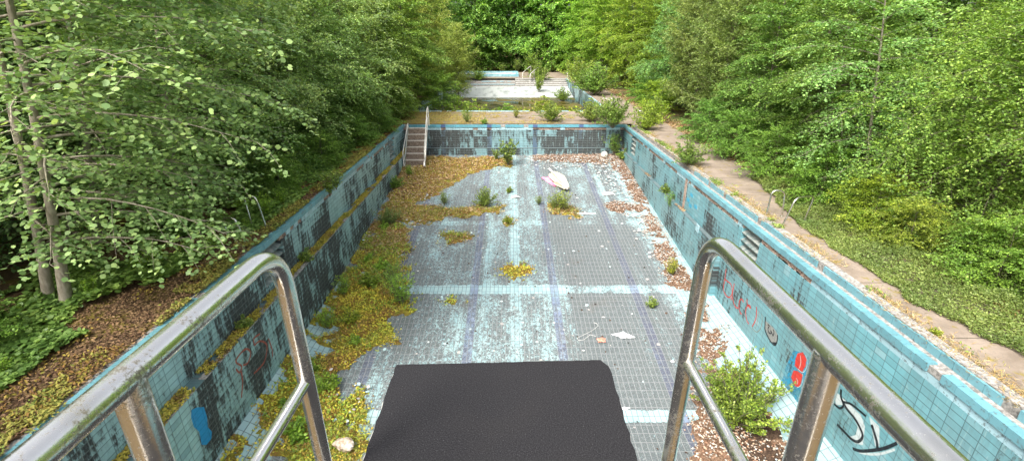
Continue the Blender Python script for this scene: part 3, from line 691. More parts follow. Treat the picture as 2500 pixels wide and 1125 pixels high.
m = MB(); r = np.random.default_rng(4); vs = []; n = 18
for i in range(10):
    for j in range(n):
        a = math.pi * i / 9; b = 2 * math.pi * j / n; q = .16 * (1 + .22 * math.sin(2 * b + i * .5) + .1 * math.sin(5 * b + i) + .06 * r.random() * (0 < i < 9)); vs.append((q * math.sin(a) * math.cos(b) * 1.15, q * math.sin(a) * math.sin(b), .16 * math.cos(a) * .8))
m.add(vs, [(i * n + j, (i + 1) * n + j, (i + 1) * n + (j + 1) % n, i * n + (j + 1) % n) for i in range(9) for j in range(n)])
o = m.build('boulder', STONE); o.location = (x, y, z + .2); tag(o, 'pitted pale stone in the moss beside the left handrail post', 'stone')
# ------------------------------------------------------------------ vegetation generators
def unit(v): v = np.asarray(v, float); return v / max(np.linalg.norm(v), 1e-9)
def grow(name, seed, H, RAD, nlimb, lmat, bmat, base=.05, leaf=.09, lw=.62, prof='round', up=.25, droop=.5, ntw=22, nlf=22, trunk=.09,
         shape='rhomb', upleaf=.9, lean=(0, 0), bias=None, label=None, cat='tree', group=None, twl=.36, vert=.3, crook=.08):
    """trunk + crown: limbs leave the trunk, flat sprays of twigs leave the limbs, leaves sit along the twigs"""
    g = np.random.default_rng(seed); P, D, N, Ls = [], [], [], []
    tr = MB(); root = empty(name)
    k = 9; tp = [np.array([lean[0] * t + crook * math.sin(3.1 * t * 2 + seed) * t, lean[1] * t + crook * math.cos(4.3 * t + seed) * t, H * t]) for t in np.linspace(0, .97, k)]
    tr.tube(tp, [trunk * (1 - .85 * t) * (1.25 if i == 0 else 1) for i, t in enumerate(np.linspace(0, 1, k))], 8)
    def at(h):
        t = h / (H * .97) * (k - 1); i = min(int(t), k - 2); return tp[i] + (tp[i + 1] - tp[i]) * (t - i)
    for i in range(nlimb):
        t = (i + .5) / nlimb; h = H * (base + (1 - base) * t * .96)
        if prof == 'round': pr = math.sin(math.pi * min(1, .18 + .8 * t)) ** .7
        elif prof == 'cone': pr = (1 - t) ** .75 + .08
        else: pr = .55 + .45 * math.sin(math.pi * t)
        L = RAD * pr * g.uniform(.7, 1.15) + .15
        az = i * 2.39996 + g.uniform(-.4, .4)
        d = np.array([math.cos(az), math.sin(az), 0.0])
        if bias is not None:
            bb = np.array([*bias, 0.0]); d = unit(d + bb * .8); L *= .55 + .6 * max(0, d @ unit(bb))
        el = up + (1.1 - up) * t ** 2.2; d = unit(d * math.cos(el) + np.array([0, 0, math.sin(el)])); p = at(min(h, H * .95)); pts = [p]; sg = 8
        for s in range(sg):
            d = unit(d + np.array([g.normal(0, .07), g.normal(0, .07), -droop / sg + g.normal(0, .04)])); p = p + d * L / sg; pts.append(p)
        r0 = trunk * .38 * (1 - .7 * t) * min(1, L / 2)
        tr.tube(pts, [max(.003, r0 * (1 - .9 * s / sg)) for s in range(sg + 1)], 5, False)
        pts = np.array(pts); nt_ = max(5, int(ntw * L / RAD))
        for q in range(nt_):
            f = .12 + .88 * (q + g.random()) / nt_; si = min(int(f * sg), sg - 1); b = pts[si] + (pts[si + 1] - pts[si]) * (f * sg - si)
            ld = unit(pts[si + 1] - pts[si]); side = unit(np.cross(ld, [0, 0, 1])) * (1 if q % 2 else -1)
            a = g.uniform(.5, 1.1); td = unit(ld * math.cos(a) + side * math.sin(a) + np.array([0, 0, g.normal(0, vert)]))
            tl = (twl * L * (1 - .6 * f) + .18 * RAD * .5) * g.uniform(.6, 1.2)
            n = max(4, int(nlf * tl / (RAD * .3))); s = np.linspace(.1, 1, n)[:, None]
            pp = b + td * tl * s + np.array([0, 0, -1.0]) * (s ** 2) * tl * .22 + g.normal(0, .012 + .14 * leaf, (n, 3))
            sd = unit(np.cross(td, [0, 0, 1])); sg2 = np.where(np.arange(n) % 2, 1, -1)[:, None]
            P.append(pp); D.append(td * .7 + sd * sg2 * .8 + g.normal(0, .25, (n, 3)) + np.array([0, 0, -.15])); N.append(np.array([0, 0, upleaf]) + g.normal(0, .45, (n, 3))); Ls.append(g.uniform(.65, 1.25, n) * leaf)
            if q % 3 == 0: tr.tube([b, b + td * tl * .5, b + td * tl + np.array([0, 0, -tl * .2])], [max(.002, r0 * .25), max(.0016, r0 * .15), .0012], 3, False)
    P, D, N, Ls = map(np.concatenate, (P, D, N, Ls))
    V, npv = leaf_soup(P, D, N, Ls, Ls * lw, shape)
    tr.build('trunk', bmat, root); link('crown', np_mesh('crown', V, npv), lmat, root)
    if label: tag(root, label, cat, group)
    return root
def bush(name, seed, H, RAD, nst, lmat, leaf=.035, nlf=60, lw=.55, upright=1.0, droop=.35, sub=6, stem=.006, shape='rhomb', bmat=None, foliage='foliage'):
    """many stems from one foot, each with side shoots carrying leaves"""
    g = np.random.default_rng(seed); P, D, N, Ls = [], [], [], []; tr = MB(); root = empty(name)
    for i in range(nst):
        az = i * 2.39996 + g.uniform(-.3, .3); out = (i + .5) / nst; L = H * g.uniform(.65, 1.1) * (1 - .15 * out)
        d = unit([math.cos(az) * out * RAD / H * 1.3, math.sin(az) * out * RAD / H * 1.3, upright]); p = np.array([math.cos(az), math.sin(az), 0]) * .04 * RAD; pts = [p]
        for s in range(7):
            d = unit(d + g.normal(0, .08, 3) + np.array([0, 0, -droop / 7 * out])); p = p + d * L / 7; pts.append(p)
        tr.tube(pts, [stem * (1 - .1 * s) for s in range(8)], 4, False); pts = np.array(pts)
        for q in range(sub):
            f = .15 + .8 * (q + g.random()) / sub; si = min(int(f * 7), 6); b = pts[si]; a2 = g.uniform(0, 6.28)
            td = unit(unit(pts[si + 1] - pts[si]) * .8 + np.array([math.cos(a2), math.sin(a2), .1]) * .8); tl = L * .3 * (1.15 - f) * g.uniform(.7, 1.3)
            n = max(3, int(nlf / sub)); s = np.linspace(.1, 1, n)[:, None]
            P.append(b + td * tl * s + g.normal(0, leaf * .25, (n, 3))); sd = unit(np.cross(td, [.1, 0, 1])); sg2 = np.where(np.arange(n) % 2, 1, -1)[:, None]
            D.append(td * .6 + sd * sg2 * .9 + g.normal(0, .35, (n, 3))); N.append(np.array([0, 0, .9]) + g.normal(0, .5, (n, 3))); Ls.append(g.uniform(.6, 1.3, n) * leaf)
            tr.tube([b, b + td * tl], [stem * .4, stem * .25], 3, False)
    P, D, N, Ls = map(np.concatenate, (P, D, N, Ls)); V, npv = leaf_soup(P, D, N, Ls, Ls * lw, shape)
    tr.build('stem', bmat or BARK, root); link(foliage, np_mesh(foliage, V, npv), lmat, root); return root
def scatter(name, P, mat, L, asp=.6, flat=.35, label=None, cat=None, seed=1, shape='rhomb', kind='stuff', up=0.0, jit=.3):
    g = np.random.default_rng(seed); n = len(P); a = g.uniform(0, 2 * math.pi, n)
    D = np.stack([np.cos(a), np.sin(a), g.normal(0, flat * .6, n) + up], 1); N = np.stack([g.normal(0, flat, n), g.normal(0, flat, n), np.ones(n)], 1)
    if up > 1: N = np.stack([np.sin(a), -np.cos(a), g.normal(0, .3, n)], 1)
    Ls = g.uniform(1 - jit, 1 + jit * 1.5, n) * L; V, k = leaf_soup(np.asarray(P, float), D, N, Ls, Ls * asp, shape)
    o = link(name, np_mesh(name, V, k), mat); tag(o, label, cat, kind=kind); return o
def in_poly(x, y, poly):
    ins = np.zeros(x.shape, bool); n = len(poly)
    for i in range(n):
        x1, y1 = poly[i]; x2, y2 = poly[(i + 1) % n]
        c = ((y1 > y) != (y2 > y)) & (x < (x2 - x1) * (y - y1) / ((y2 - y1) or 1e-9) + x1); ins ^= c
    return ins
def poly_d(x, y, poly):
    d = np.full(x.shape, 1e9); n = len(poly)
    for i in range(n):
        ax, ay = poly[i]; bx, by = poly[(i + 1) % n]; dx, dy = bx - ax, by - ay
        t = np.clip(((x - ax) * dx + (y - ay) * dy) / (dx * dx + dy * dy + 1e-12), 0, 1); d = np.minimum(d, np.hypot(x - ax - t * dx, y - ay - t * dy))
    return np.where(in_poly(x, y, poly), d, -d)
def vnoise(x, y, s, seed):
    """cheap smooth value noise"""
    g = np.random.default_rng(seed); T = g.random((64, 64)); X = x * s; Y = y * s; i = np.floor(X).astype(int); j = np.floor(Y).astype(int); fx = X - i; fy = Y - j
    fx = fx * fx * (3 - 2 * fx); fy = fy * fy * (3 - 2 * fy); q = lambda a, b: T[a % 64, b % 64]
    return (q(i, j) * (1 - fx) + q(i + 1, j) * fx) * (1 - fy) + (q(i, j + 1) * (1 - fx) + q(i + 1, j + 1) * fx) * fy
def fbm(x, y, s, seed): return .5 * vnoise(x, y, s, seed) + .3 * vnoise(x, y, s * 2.3, seed + 1) + .2 * vnoise(x, y, s * 5.1, seed + 2)
def fl(*pts): return [on_floor(*q)[:2] for q in pts]
# ------------------------------------------------------------------ moss, litter and grass on the pool floor
MOSS_P = [
 fl((978, 383), (1120, 384), (1245, 384), (1245, 405), (1215, 408), (1150, 425), (1100, 448), (1065, 470), (1020, 490), (1000, 505), (1090, 508), (1225, 505), (1225, 525), (1110, 530), (1010, 548), (1000, 590), (985, 640), (1000, 700), (1000, 750), (985, 790), (955, 835), (900, 860), (870, 900), (850, 925), (885, 960), (905, 1010), (895, 1125), (905, 1400), (500, 1400), (625, 1125), (655, 1010), (700, 900), (745, 800), (820, 690), (880, 590), (945, 490)),
 fl((1075, 575), (1110, 570), (1145, 575), (1140, 588), (1100, 595), (1085, 590)), fl((1235, 655), (1270, 648), (1303, 655), (1290, 668), (1270, 688), (1235, 670)),
 fl((1090, 730), (1140, 730), (1138, 737), (1092, 737)), fl((940, 805), (980, 800), (975, 835), (945, 835)), fl((1230, 530), (1248, 530), (1245, 548), (1236, 550)),
 fl((1340, 500), (1400, 500), (1405, 528), (1345, 520)), fl((640, 960), (690, 985), (680, 1040), (620, 1060)), fl((560, 1060), (620, 1085), (600, 1130), (540, 1125))]
EDGE_P = [fl((1300, 378), (1525, 372), (1560, 440), (1600, 540), (1650, 620), (1690, 680), (1730, 760), (1790, 860), (1870, 1010), (1930, 1125), (1700, 1125), (1690, 960), (1715, 880), (1695, 790), (1690, 720), (1625, 690), (1610, 640), (1590, 590), (1570, 525), (1490, 520), (1470, 505), (1500, 490), (1545, 495), (1520, 440), (1490, 400), (1300, 392))]
def holes(X, Y): return np.clip(.40 - fbm(X, Y, 1.25, 99), 0, 1) * 7 * (1 - np.clip((Y - 17) / 4, 0, 1)) + np.clip(.36 - fbm(X, Y, 3.1, 199), 0, 1) * 3
def sheet(name, polys, hmax, nz, mat, label, cat, res=.06, seed=3, soft=.35):
    vs, fs = [], []
    for pi_, poly in enumerate(polys):
        px = [p[0] for p in poly]; py = [p[1] for p in poly]; x0, x1, y0, y1 = max(min(px) - .3, XL), min(max(px) + .3, 6.18), max(min(py) - .3, .1), min(max(py) + .3, 26.74)
        nx, ny = max(6, int((x1 - x0) / res)), max(6, int((y1 - y0) / res)); X, Y = np.meshgrid(np.linspace(x0, x1, nx), np.linspace(y0, y1, ny))
        d = poly_d(X, Y, poly) + (fbm(X, Y, 1.6, seed) - .5) * nz + (fbm(X, Y, 7, seed + 9) - .5) * nz * .5 - holes(X, Y)
        h = np.clip(d / soft, -1, 1) * hmax * (.45 + fbm(X, Y, 2.5, seed + 5)) + np.where(d > 0, (fbm(X, Y, 9, seed + 7) - .5) * .03, 0)
        Z = zfloor(X, Y) + h; b = len(vs); vs += np.stack([X, Y, Z], -1).reshape(-1, 3).tolist(); ok = d > -.03
        for j in range(ny - 1):
            for i in range(nx - 1):
                if ok[j, i] or ok[j + 1, i] or ok[j, i + 1] or ok[j + 1, i + 1]: a = b + j * nx + i; fs.append((a, a + 1, a + nx + 1, a + nx))
    me = bpy.data.meshes.new(name); me.from_pydata(vs, [], fs); me.update(); o = link(name, me, mat); tag(o, label, cat, kind='stuff'); return o
sheet('moss', MOSS_P, .09, .95, MOSS, 'ochre and green moss carpet spreading along the left side of the pool floor', 'moss')
LSHEET = simple('leaf_mould', (.09, .055, .035), (.24, .15, .1), 25, .95, .1, .9)
sheet('leaf_mould', EDGE_P, .04, .5, LSHEET, 'brown leaf mould along the right side of the pool floor', 'leaf mould', seed=30)
def fill_pts(polys, dens, seed, nz=.85, zoff=.03, thr=-.02):
    g = np.random.default_rng(seed); out = []
    for poly in polys:
        px = [p[0] for p in poly]; py = [p[1] for p in poly]; x0, x1, y0, y1 = max(min(px) - .4, XL + .02), min(max(px) + .4, 6.15), max(min(py) - .4, .5), min(max(py) + .4, 26.7)
        n = int((x1 - x0) * (y1 - y0) * dens); X = g.uniform(x0, x1, n); Y = g.uniform(y0, y1, n); d = poly_d(X, Y, poly) + (fbm(X, Y, 1.6, 3) - .5) * nz + g.normal(0, .1, n) - holes(X, Y)
        k = d > thr; X, Y, d = X[k], Y[k], d[k]; out.append(np.stack([X, Y, zfloor(X, Y) + np.clip(d / .4, 0, 1) * .09 * (.45 + fbm(X, Y, 2.5, 8)) + zoff * g.random(len(X))], 1))
    return np.concatenate(out)
P = fill_pts(MOSS_P, 700, 5); nn = fbm(P[:, 0], P[:, 1], .7, 77)
far = P[:, 1] > 17 - 3 * nn
A = P[far & (RNG.random(len(P)) < .75)]; scatter('leaf_litter', A, LITTER, .075, .55, .4, 'rusty dead leaves over the moss at the far left of the pool floor', 'leaf litter', 3)
Bp = P[(~far) | (RNG.random(len(P)) < .1)]; scatter('moss_tufts', Bp, MOSSBIT, .06, .55, .8, 'bright yellow and brown moss tufts on the left of the pool floor', 'moss', 4, up=.5)
gd = P[(fbm(P[:, 0], P[:, 1], .8, 41) > .46) & (P[:, 1] < 20) & (RNG.random(len(P)) < .6)]
GT = litter_mat('green_moss_tufts', [(.12, .22, .04), (.2, .32, .05), (.32, .42, .06), (.4, .45, .07)])
scatter('green_tufts', P[(fbm(P[:, 0], P[:, 1], 1.1, 43) > .5) & (P[:, 1] < 18) & (RNG.random(len(P)) < .5)] + np.array([0, 0, .03]), GT, .07, .5, .9, 'fresh green tufts mixed into the left moss', 'moss', 61, up=.7)
nearg = fill_pts([fl((735, 1010), (915, 1000), (900, 1300), (600, 1300))], 500, 6)
scatter('grass', np.concatenate([gd, nearg]), GRASSM, .13, .07, .5, 'thin green and straw coloured grass growing in the moss', 'grass', 6, up=1.3)
E = fill_pts(EDGE_P, 600, 8, zoff=.03); scatter('leaf_litter', E, litter_mat('pale_litter', [(.1, .06, .04), (.24, .13, .08), (.38, .23, .15), (.55, .44, .35), (.45, .3, .2), (.5, .5, .46)]), .055, .6, .35, 'brown dead leaves heaped along the foot of the right wall', 'leaf litter', 9)
far_edge = fl((1245, 380), (1520, 378), (1530, 420), (1420, 412), (1300, 402))
P = fill_pts([far_edge], 30, 12); scatter('leaf_litter', P, LITTER, .06, .6, .3, 'scattered dead leaves under the far end wall', 'leaf litter', 10)
# broken tile shards
zone = [fl((1290, 382), (1520, 382), (1570, 520), (1640, 640), (1690, 700), (1640, 700), (1560, 560), (1500, 480), (1440, 420), (1290, 405)), fl((990, 540), (1020, 535), (1010, 560)), fl((1010, 478), (1060, 470), (1050, 500)), fl((860, 580), (930, 575), (930, 600), (870, 610)), fl((800, 900), (900, 900), (880, 1010), (800, 1080))]
P = np.concatenate([fill_pts([zone[0]], 42, 14, zoff=.02), fill_pts(zone[1:], 30, 15, zoff=.1), np.array([[a, b, float(zfloor(a, b)) + .01] for a, b in zip(RNG.uniform(-4, 5.2, 230), RNG.uniform(7, 26, 230))])])
scatter('tile_shards', P, SHARD, .075, .75, .18, 'white and pale blue broken tile shards scattered over the pool floor', 'tile rubble', 16, 'round', jit=.55)
P = np.concatenate([fill_pts([zone[0]], 36, 24, zoff=.01), fill_pts(EDGE_P, 16, 26, zoff=.05)]); scatter('tile_crumbs', P, SHARD, .045, .8, .2, 'fine pale crumbs of broken tile near the right wall', 'tile rubble', 17, 'round')
P = np.array([[a, b, float(zfloor(a, b)) + .012] for a, b in zip(RNG.uniform(-3.5, 5, 260), RNG.uniform(7.5, 24, 260))])
scatter('dark_debris', P, litter_mat('dark_bits', [(.02, .018, .015), (.06, .04, .03), (.1, .06, .04)]), .05, .8, .5, 'small dark twigs and clods lying on the pool tiles', 'debris', 71, 'round', jit=.6)
# moss and leaves on the left ledge
n = 26000; Y = RNG.uniform(1, 26.6, n); X = -5.5 - .25 * RNG.random(n); k = fbm(X * 3, Y, 1.1, 55) > .44
scatter('ledge_moss', np.stack([X, Y, -1.235 + .04 * RNG.random(n)], 1)[k], litter_mat('ledge_moss_bits', [(.1, .06, .03), (.24, .15, .05), (.36, .3, .06), (.48, .4, .06), (.2, .22, .05)], 1.6), .045, .6, .6, 'yellow moss and leaves lying along the left wall ledge', 'moss', 18, up=.4)
n = 5000; Y = RNG.uniform(12.5, 26.6, n); X = 6.05 + .15 * RNG.random(n); k = fbm(X * 3, Y, .9, 65) > .6
scatter('ledge_dirt', np.stack([X, Y, -1.225 + .02 * RNG.random(n)], 1)[k], LITTER, .04, .6, .5, 'dark dirt and leaves on the right wall ledge', 'leaf litter', 19)
# deck litter, left bank and right kerb
n = 60000; Y = RNG.uniform(1.5, 32, n) ; X = -5.9 - np.abs(RNG.normal(0, 1.5, n)); scatter('leaf_litter', np.stack([X, Y, .004 + .03 * RNG.random(n)], 1), litter_mat('bank_litter', [(.05, .03, .02), (.11, .06, .035), (.19, .11, .06), (.27, .17, .09)]), .05, .55, .4, 'brown fallen leaves on the left bank beside the pool', 'leaf litter', 21)
k = fbm(X, Y, .8, 91) > .58; q = np.stack([X, Y, .01 + .04 * RNG.random(n)], 1)[k & (X > -7.0) & (RNG.random(n) < .6)]; scatter('moss_tufts', q, litter_mat('dull_moss', [(.16, .15, .03), (.28, .22, .04), (.34, .24, .05), (.22, .12, .04)]), .05, .5, .6, 'ochre moss along the left coping', 'moss', 22, up=.5)
n = 20000; X = 6.6 + np.abs(RNG.normal(0, .22, n)); Y = RNG.uniform(3, 27, n); k = fbm(X, Y, .7, 13) > .45
scatter('dry_grass', np.stack([X, Y, np.full(n, .01)], 1)[k], litter_mat('straw', [(.3, .2, .08), (.42, .3, .14), (.5, .4, .22), (.2, .2, .05), (.35, .22, .08)]), .1, .09, .5, 'dry orange grass growing in the joint behind the right kerb', 'dry grass', 23, up=.35)
n = 16000; X = 8.75 + np.abs(RNG.normal(0, .4, n)) - .3 * RNG.random(n); Y = RNG.uniform(3, 60, n); scatter('leaf_litter', np.stack([X, Y, .01 + .03 * RNG.random(n)], 1), LITTER, .06, .55, .4, 'dead leaves along the outer edge of the right path', 'leaf litter', 24)
n = 24000; X = RNG.uniform(-8, 6.5, n); Y = RNG.uniform(27.2, 31.9, n); k = fbm(X, Y, .9, 15) + np.where(X < -1.5, .14, -.1) > .52
scatter('moss_tufts', np.stack([X, Y, .01 + .03 * RNG.random(n)], 1)[k], litter_mat('deck_moss_bits', [(.15, .09, .04), (.3, .18, .06), (.38, .3, .07), (.42, .36, .08), (.26, .24, .06)], 1.5), .045, .55, .5, 'ochre moss on the deck between the two pools', 'moss', 25, up=.4)
n = 14000; X = 6.62 + np.abs(RNG.normal(0, .16, n)); Y = RNG.uniform(3, 27, n); k = fbm(X, Y, 1.1, 113) > .57
scatter('joint_weeds', np.stack([X, Y, .01 + .09 * RNG.random(n)], 1)[k], L_YELL, .05, .5, .6, 'small green weeds growing in the joint along the right kerb', 'weeds', 123, up=.3)
# green strip that has crept over the left coping
n = 30000; Y = RNG.uniform(1.5, 26, n); X = -5.83 - .5 * RNG.random(n) ** 1.5; k = (fbm(X, Y, 1.2, 131) > .5) & (Y < 26)
scatter('coping_moss', np.stack([X, Y, .012 + .05 * RNG.random(n)], 1)[k], litter_mat('coping_moss_bits', [(.09, .06, .03), (.2, .14, .05), (.26, .27, .06), (.35, .3, .07), (.17, .22, .05)], 1.5), .05, .5, .6, 'moss, soil and leaves creeping over the back of the left coping', 'moss', 124, up=.3)
# creeping ground cover, right
n = 150000; Y = RNG.uniform(2.5, 16, n); X = np.interp(Y, [2, 6, 8, 10, 12, 14, 17], [7.7, 7.75, 7.35, 7.3, 7.5, 7.85, 8.3]) + (fbm(Y, Y, .9, 31) - .5) * .5 + 2.9 * RNG.random(n) ** 1.1
hh = .04 + .42 * np.clip(fbm(X, Y, 2.6, 35) - .2, 0, 1) * np.clip((X - 7.35) / .9, .12, 1) + .3 * np.clip((X - 9.0), 0, 1)
GC = leaf_mat('ground_cover_leaf', (.1, .16, .04), (.19, .26, .075), (.3, .37, .13), spec=.3)
scatter('ground_cover', np.stack([X, Y, hh * (.4 + .8 * RNG.random(n))], 1), GC, .042, .5, .55, 'creeping small-leaved green ground cover beside the right path', 'ground cover', 32, up=.3)
# low plants on the left bank
n = 70000; Y = RNG.uniform(2, 27, n); X = -6.75 - .25 * fbm(Y, Y, .7, 3) - 2.6 * RNG.random(n) ** 1.3; X = X + np.where(Y > 8.5, .6, 0) * np.clip((Y - 8.5) / 3, 0, 1); hh = .04 + (.42 + .5 * np.clip((Y - 10) / 5, 0, 1)) * np.clip(fbm(X, Y, 1.4, 52) - .25, 0, 1) * np.clip((-6.4 - X) / .5, .1, 1) * (.4 + .6 * RNG.random(n))
k = (fbm(X, Y, 1.0, 57) > .41) & (X < -6.15)
scatter('undergrowth', np.stack([X, Y, hh], 1)[k], L_BRIGHT, .085, .7, .4, 'low bright green weeds on the bank under the left trees', 'undergrowth', 53, 'round')
# ------------------------------------------------------------------ single plants in and around the pools
PL = {
 'bush_small': bush('leafy_bush', 101, 1.0, .75, 36, L_YELL, .05, 130, .6, .8, .5, sub=9),
 'weed_tall': bush('tall_weed', 102, .9, .4, 20, L_YELL, .055, 70, .34, 1.2, sub=7, foliage='leaves'),
 'sapling': bush('sapling', 103, 1.3, .45, 9, L_YELL, .085, 90, .6, 1.6, sub=10),
 'weed_green': bush('small_weed', 104, .45, .4, 18, L_YELL, .065, 44, .6, sub=5, foliage='leaves'),
 'dark_shrub': bush('dark_shrub', 105, .95, .8, 34, L_OLIVE, .035, 130, sub=8),
}
protos_used = set()
def plant(kind, x, y, z, s, label, cat, group=None, c=(1, 1, 1), sz=None, rz=None, name=None):
    o = PL[kind]
    if kind in protos_used: o = copy_tree(PL[kind])
    protos_used.add(kind)
    o.location = (x, y, z); o.scale = (s, s, s * (sz or 1)); o.rotation_euler = (0, 0, rnd.uniform(0, 6.28) if rz is None else rz); tint(o, c); tag(o, label, cat, group)
    if name: o.name = name
    return o
def pf(kind, px, py, s, label, cat, **k): x, y, z = on_floor(px, py); return plant(kind, x, y, z + k.pop('dz', 0), s, label, cat, **k)
def pd(kind, px, py, s, label, cat, **k): x, y = on_z(px, py, 0); return plant(kind, x, y, 0, s, label, cat, **k)
big = bush('leafy_bush', 120, 1.05, .95, 70, L_YELL, .034, 230, .7, .8, .5, sub=11, stem=.008)
x, y, z = on_floor(1795, 1035); big.location = (x, y, z); big.scale = (1.4, 1.4, 1.95); tint(big, (1.15, 1.15, .9)); tag(big, 'round bright green bush in soil at the foot of the right wall beside the handrail', 'bush')
SOILP = MB(); vs = []; n = 26
cx, cy = x + .12, y - .55
for q in (1.0, .55, 0.05): 
    for j in range(n): a = 2 * math.pi * j / n; rr = q * (1 + .12 * math.sin(3 * a)); X_, Y_ = min(cx + .62 * rr * math.cos(a), 6.1), cy + 1.1 * rr * math.sin(a); vs.append((X_, Y_, float(zfloor(X_, Y_)) + (1 - q) * .09 - .01))
SOILP.add(vs, [(i * n + j, i * n + (j + 1) % n, (i + 1) * n + (j + 1) % n, (i + 1) * n + j) for i in range(2) for j in range(n)] + [tuple(range(2 * n, 3 * n))])
tag(SOILP.build('soil_patch', simple('dark_soil', (.03, .02, .015), (.1, .065, .045), 30, .95, .1, 1.0)), 'dark soil heap under the bright bush on the right', 'soil', kind='stuff')
pf('dark_shrub', 950, 548, 1.05, 'dark green shrub by the left wall of the pool', 'shrub', c=(.9, 1, .8))
pf('weed_tall', 980, 745, 1.5, 'tall wispy weed clump at the edge of the moss on the left', 'weed', c=(1.3, 1.5, 1.2), name='weed_clump')
pf('weed_tall', 960, 700, 1.1, 'slender weed behind the tall wispy clump on the left', 'weed', c=(.95, 1.15, 1))
pf('bush_small', 1183, 505, .85, 'light green bushy weed at the end of the moss strip, mid pool', 'weed', sz=1.25)
pf('weed_tall', 1085, 500, .8, 'thin pale weed left of the light green bushy weed', 'weed')
pf('weed_green', 1240, 545, .8, 'small mossy weed on the clean tiles below the middle of the pool', 'weed', c=(1.4, 1.2, .7))
pf('weed_green', 1243, 470, .7, 'tiny weed beside the broken pale chunk', 'weed', c=(1.2, 1.1, .8))
pf('sapling', 1240, 405, 1.35, 'slim green sapling standing before the far end wall', 'sapling')
pf('sapling', 1212, 392, .6, 'low sapling against the far end wall left of the slim one', 'sapling')
pf('weed_tall', 1372, 515, 1.25, 'yellow green grassy clump right of the pool centre', 'weed', c=(1.35, 1.2, .9))
pf('weed_tall', 1352, 510, .9, 'shorter grassy tuft on the left side of the yellow green clump', 'weed', c=(1.2, 1.15, .9))
pf('weed_tall', 1315, 500, .6, 'small weed in a joint left of the grassy clump', 'weed')
pf('weed_green', 1592, 750, .75, 'lone small weed on the dark tiles near the right side', 'weed')
pf('weed_tall', 1638, 672, .8, 'yellow tuft in the leaf litter under the right wall', 'weed', c=(1.5, 1.2, .6))
pf('weed_green', 1520, 392, 1.5, 'green weeds in the far right corner of the pool floor', 'weed')
pf('weed_green', 812, 948, 1.0, 'bright leafy seedling in the moss by the left handrail', 'weed', c=(1.2, 1.3, .8), rz=1)
pf('weed_green', 760, 905, .8, 'leafy seedling in the moss behind the left handrail post', 'weed', c=(1.1, 1.2, .8))
pf('weed_green', 725, 1070, 1.2, 'bright leafy weeds between the left handrail and mid rail', 'weed', c=(1.1, 1.3, .8))
pf('weed_green', 705, 1000, .9, 'green weeds on the sloping tiles left of the handrail', 'weed', c=(1, 1.2, .8))
pf('weed_green', 905, 700, 1.3, 'pale green weed patch in the middle of the left moss', 'weed', c=(1.2, 1.2, .8))
pf('weed_green', 860, 790, 1.1, 'yellowish weed patch nearer on the left moss', 'weed', c=(1.4, 1.2, .7))
for i_, (px, py, sc_, lab_) in enumerate([(900, 640, .8, 'feathery green seedling near the left wall, level with the middle moss'), (840, 720, .9, 'feathery seedling close to the left wall, nearer than the middle moss'), (935, 660, 1.0, 'thin green seedling in the yellow part of the moss'), (800, 800, .8, 'green seedling at the foot of the left wall behind the handrail post'), (870, 840, .7, 'small seedling in the brown moss right of the handrail post'), (1000, 430, .8, 'seedling on the rusty leaves right of the stairs foot'), (940, 560, .8, 'seedling in front of the dark shrub by the left wall'), (780, 960, .7, 'low leafy seedling just right of the left handrail post')]):
    pf('weed_tall' if i_ % 2 else 'weed_green', px, py, sc_, lab_, 'weed', c=(1.3, 1.5, .9))
pf('bush_small', 965, 460, .75, 'leafy weeds at the foot of the left wall below the stairs', 'weed', c=(.8, 1, .8))
plant('weed_tall', 6.12, 17.6, -1.6, .9, 'green weed hanging on the right wall ledge', 'weed', c=(.8, 1.1, 1))
plant('weed_green', 6.1, 18.4, -1.25, 1.0, 'small fern like weed on the right ledge', 'weed')
plant('weed_green', -5.6, 8.9, -1.25, .7, 'small weed on the left ledge behind the handrail', 'weed')
plant('weed_green', -5.6, 12.2, -1.25, .9, 'weed tuft on the left ledge below the vent', 'weed')
pd('bush_small', 1680, 405, 1.1, 'feathery bush spilling over the right coping', 'bush', c=(.85, .95, .9), sz=1.1)
pd('bush_small', 1496, 312, 1.7, 'tall feathery bush at the far right corner of the main pool', 'bush', c=(.8, .9, .8), sz=1.2)
plant('weed_tall', 5.7, 26.5, -1.55, 1.6, 'straggly growth hanging down the far wall under the corner bush', 'weed', c=(.9, 1.1, .9))
pd('sapling', 806, 478, .75, 'leafy sprout overhanging the left coping', 'bush')
pd('sapling', 822, 462, .6, 'second leafy sprout behind the one overhanging the left coping', 'bush')
for px, py, s, lab, kd, c in [
 (1140, 300, 1.0, 'olive weed on the middle deck, nearest the stairs', 'weed_tall', (1, 1.1, .9)), (1182, 303, .8, 'small green weed on the middle deck right of the olive one', 'weed_green', (1.1, 1.2, .8)),
 (1260, 288, .9, 'yellowish thin weed near the centre of the middle deck', 'weed_tall', (1.4, 1.2, .7)), (1345, 297, 1.35, 'feathery shrub on the middle deck right of centre', 'bush_small', (.95, .95, .85)),
 (1442, 297, 1.5, 'pale feathery shrub on the middle deck before the fallen ladder', 'bush_small', (1.1, 1.05, 1)), (1478, 290, 1.4, 'pale feathery shrub right beside the corner of the main pool', 'bush_small', (1.05, 1.05, 1)),
 (1578, 318, 1.3, 'yellow green shrub at the right edge of the path', 'bush_small', (1.2, 1.2, .7)), (1595, 300, 1.7, 'larger yellow green shrub at the right edge of the path', 'bush_small', (1.15, 1.2, .7)),
 (2285, 820, .35, 'little yellow green weed in the path joint at the right', 'weed_green', (1.5, 1.3, .8))]:
    pd(kd, px, py, s, lab, 'shrub' if 'shrub' in lab else 'weed', c=c)
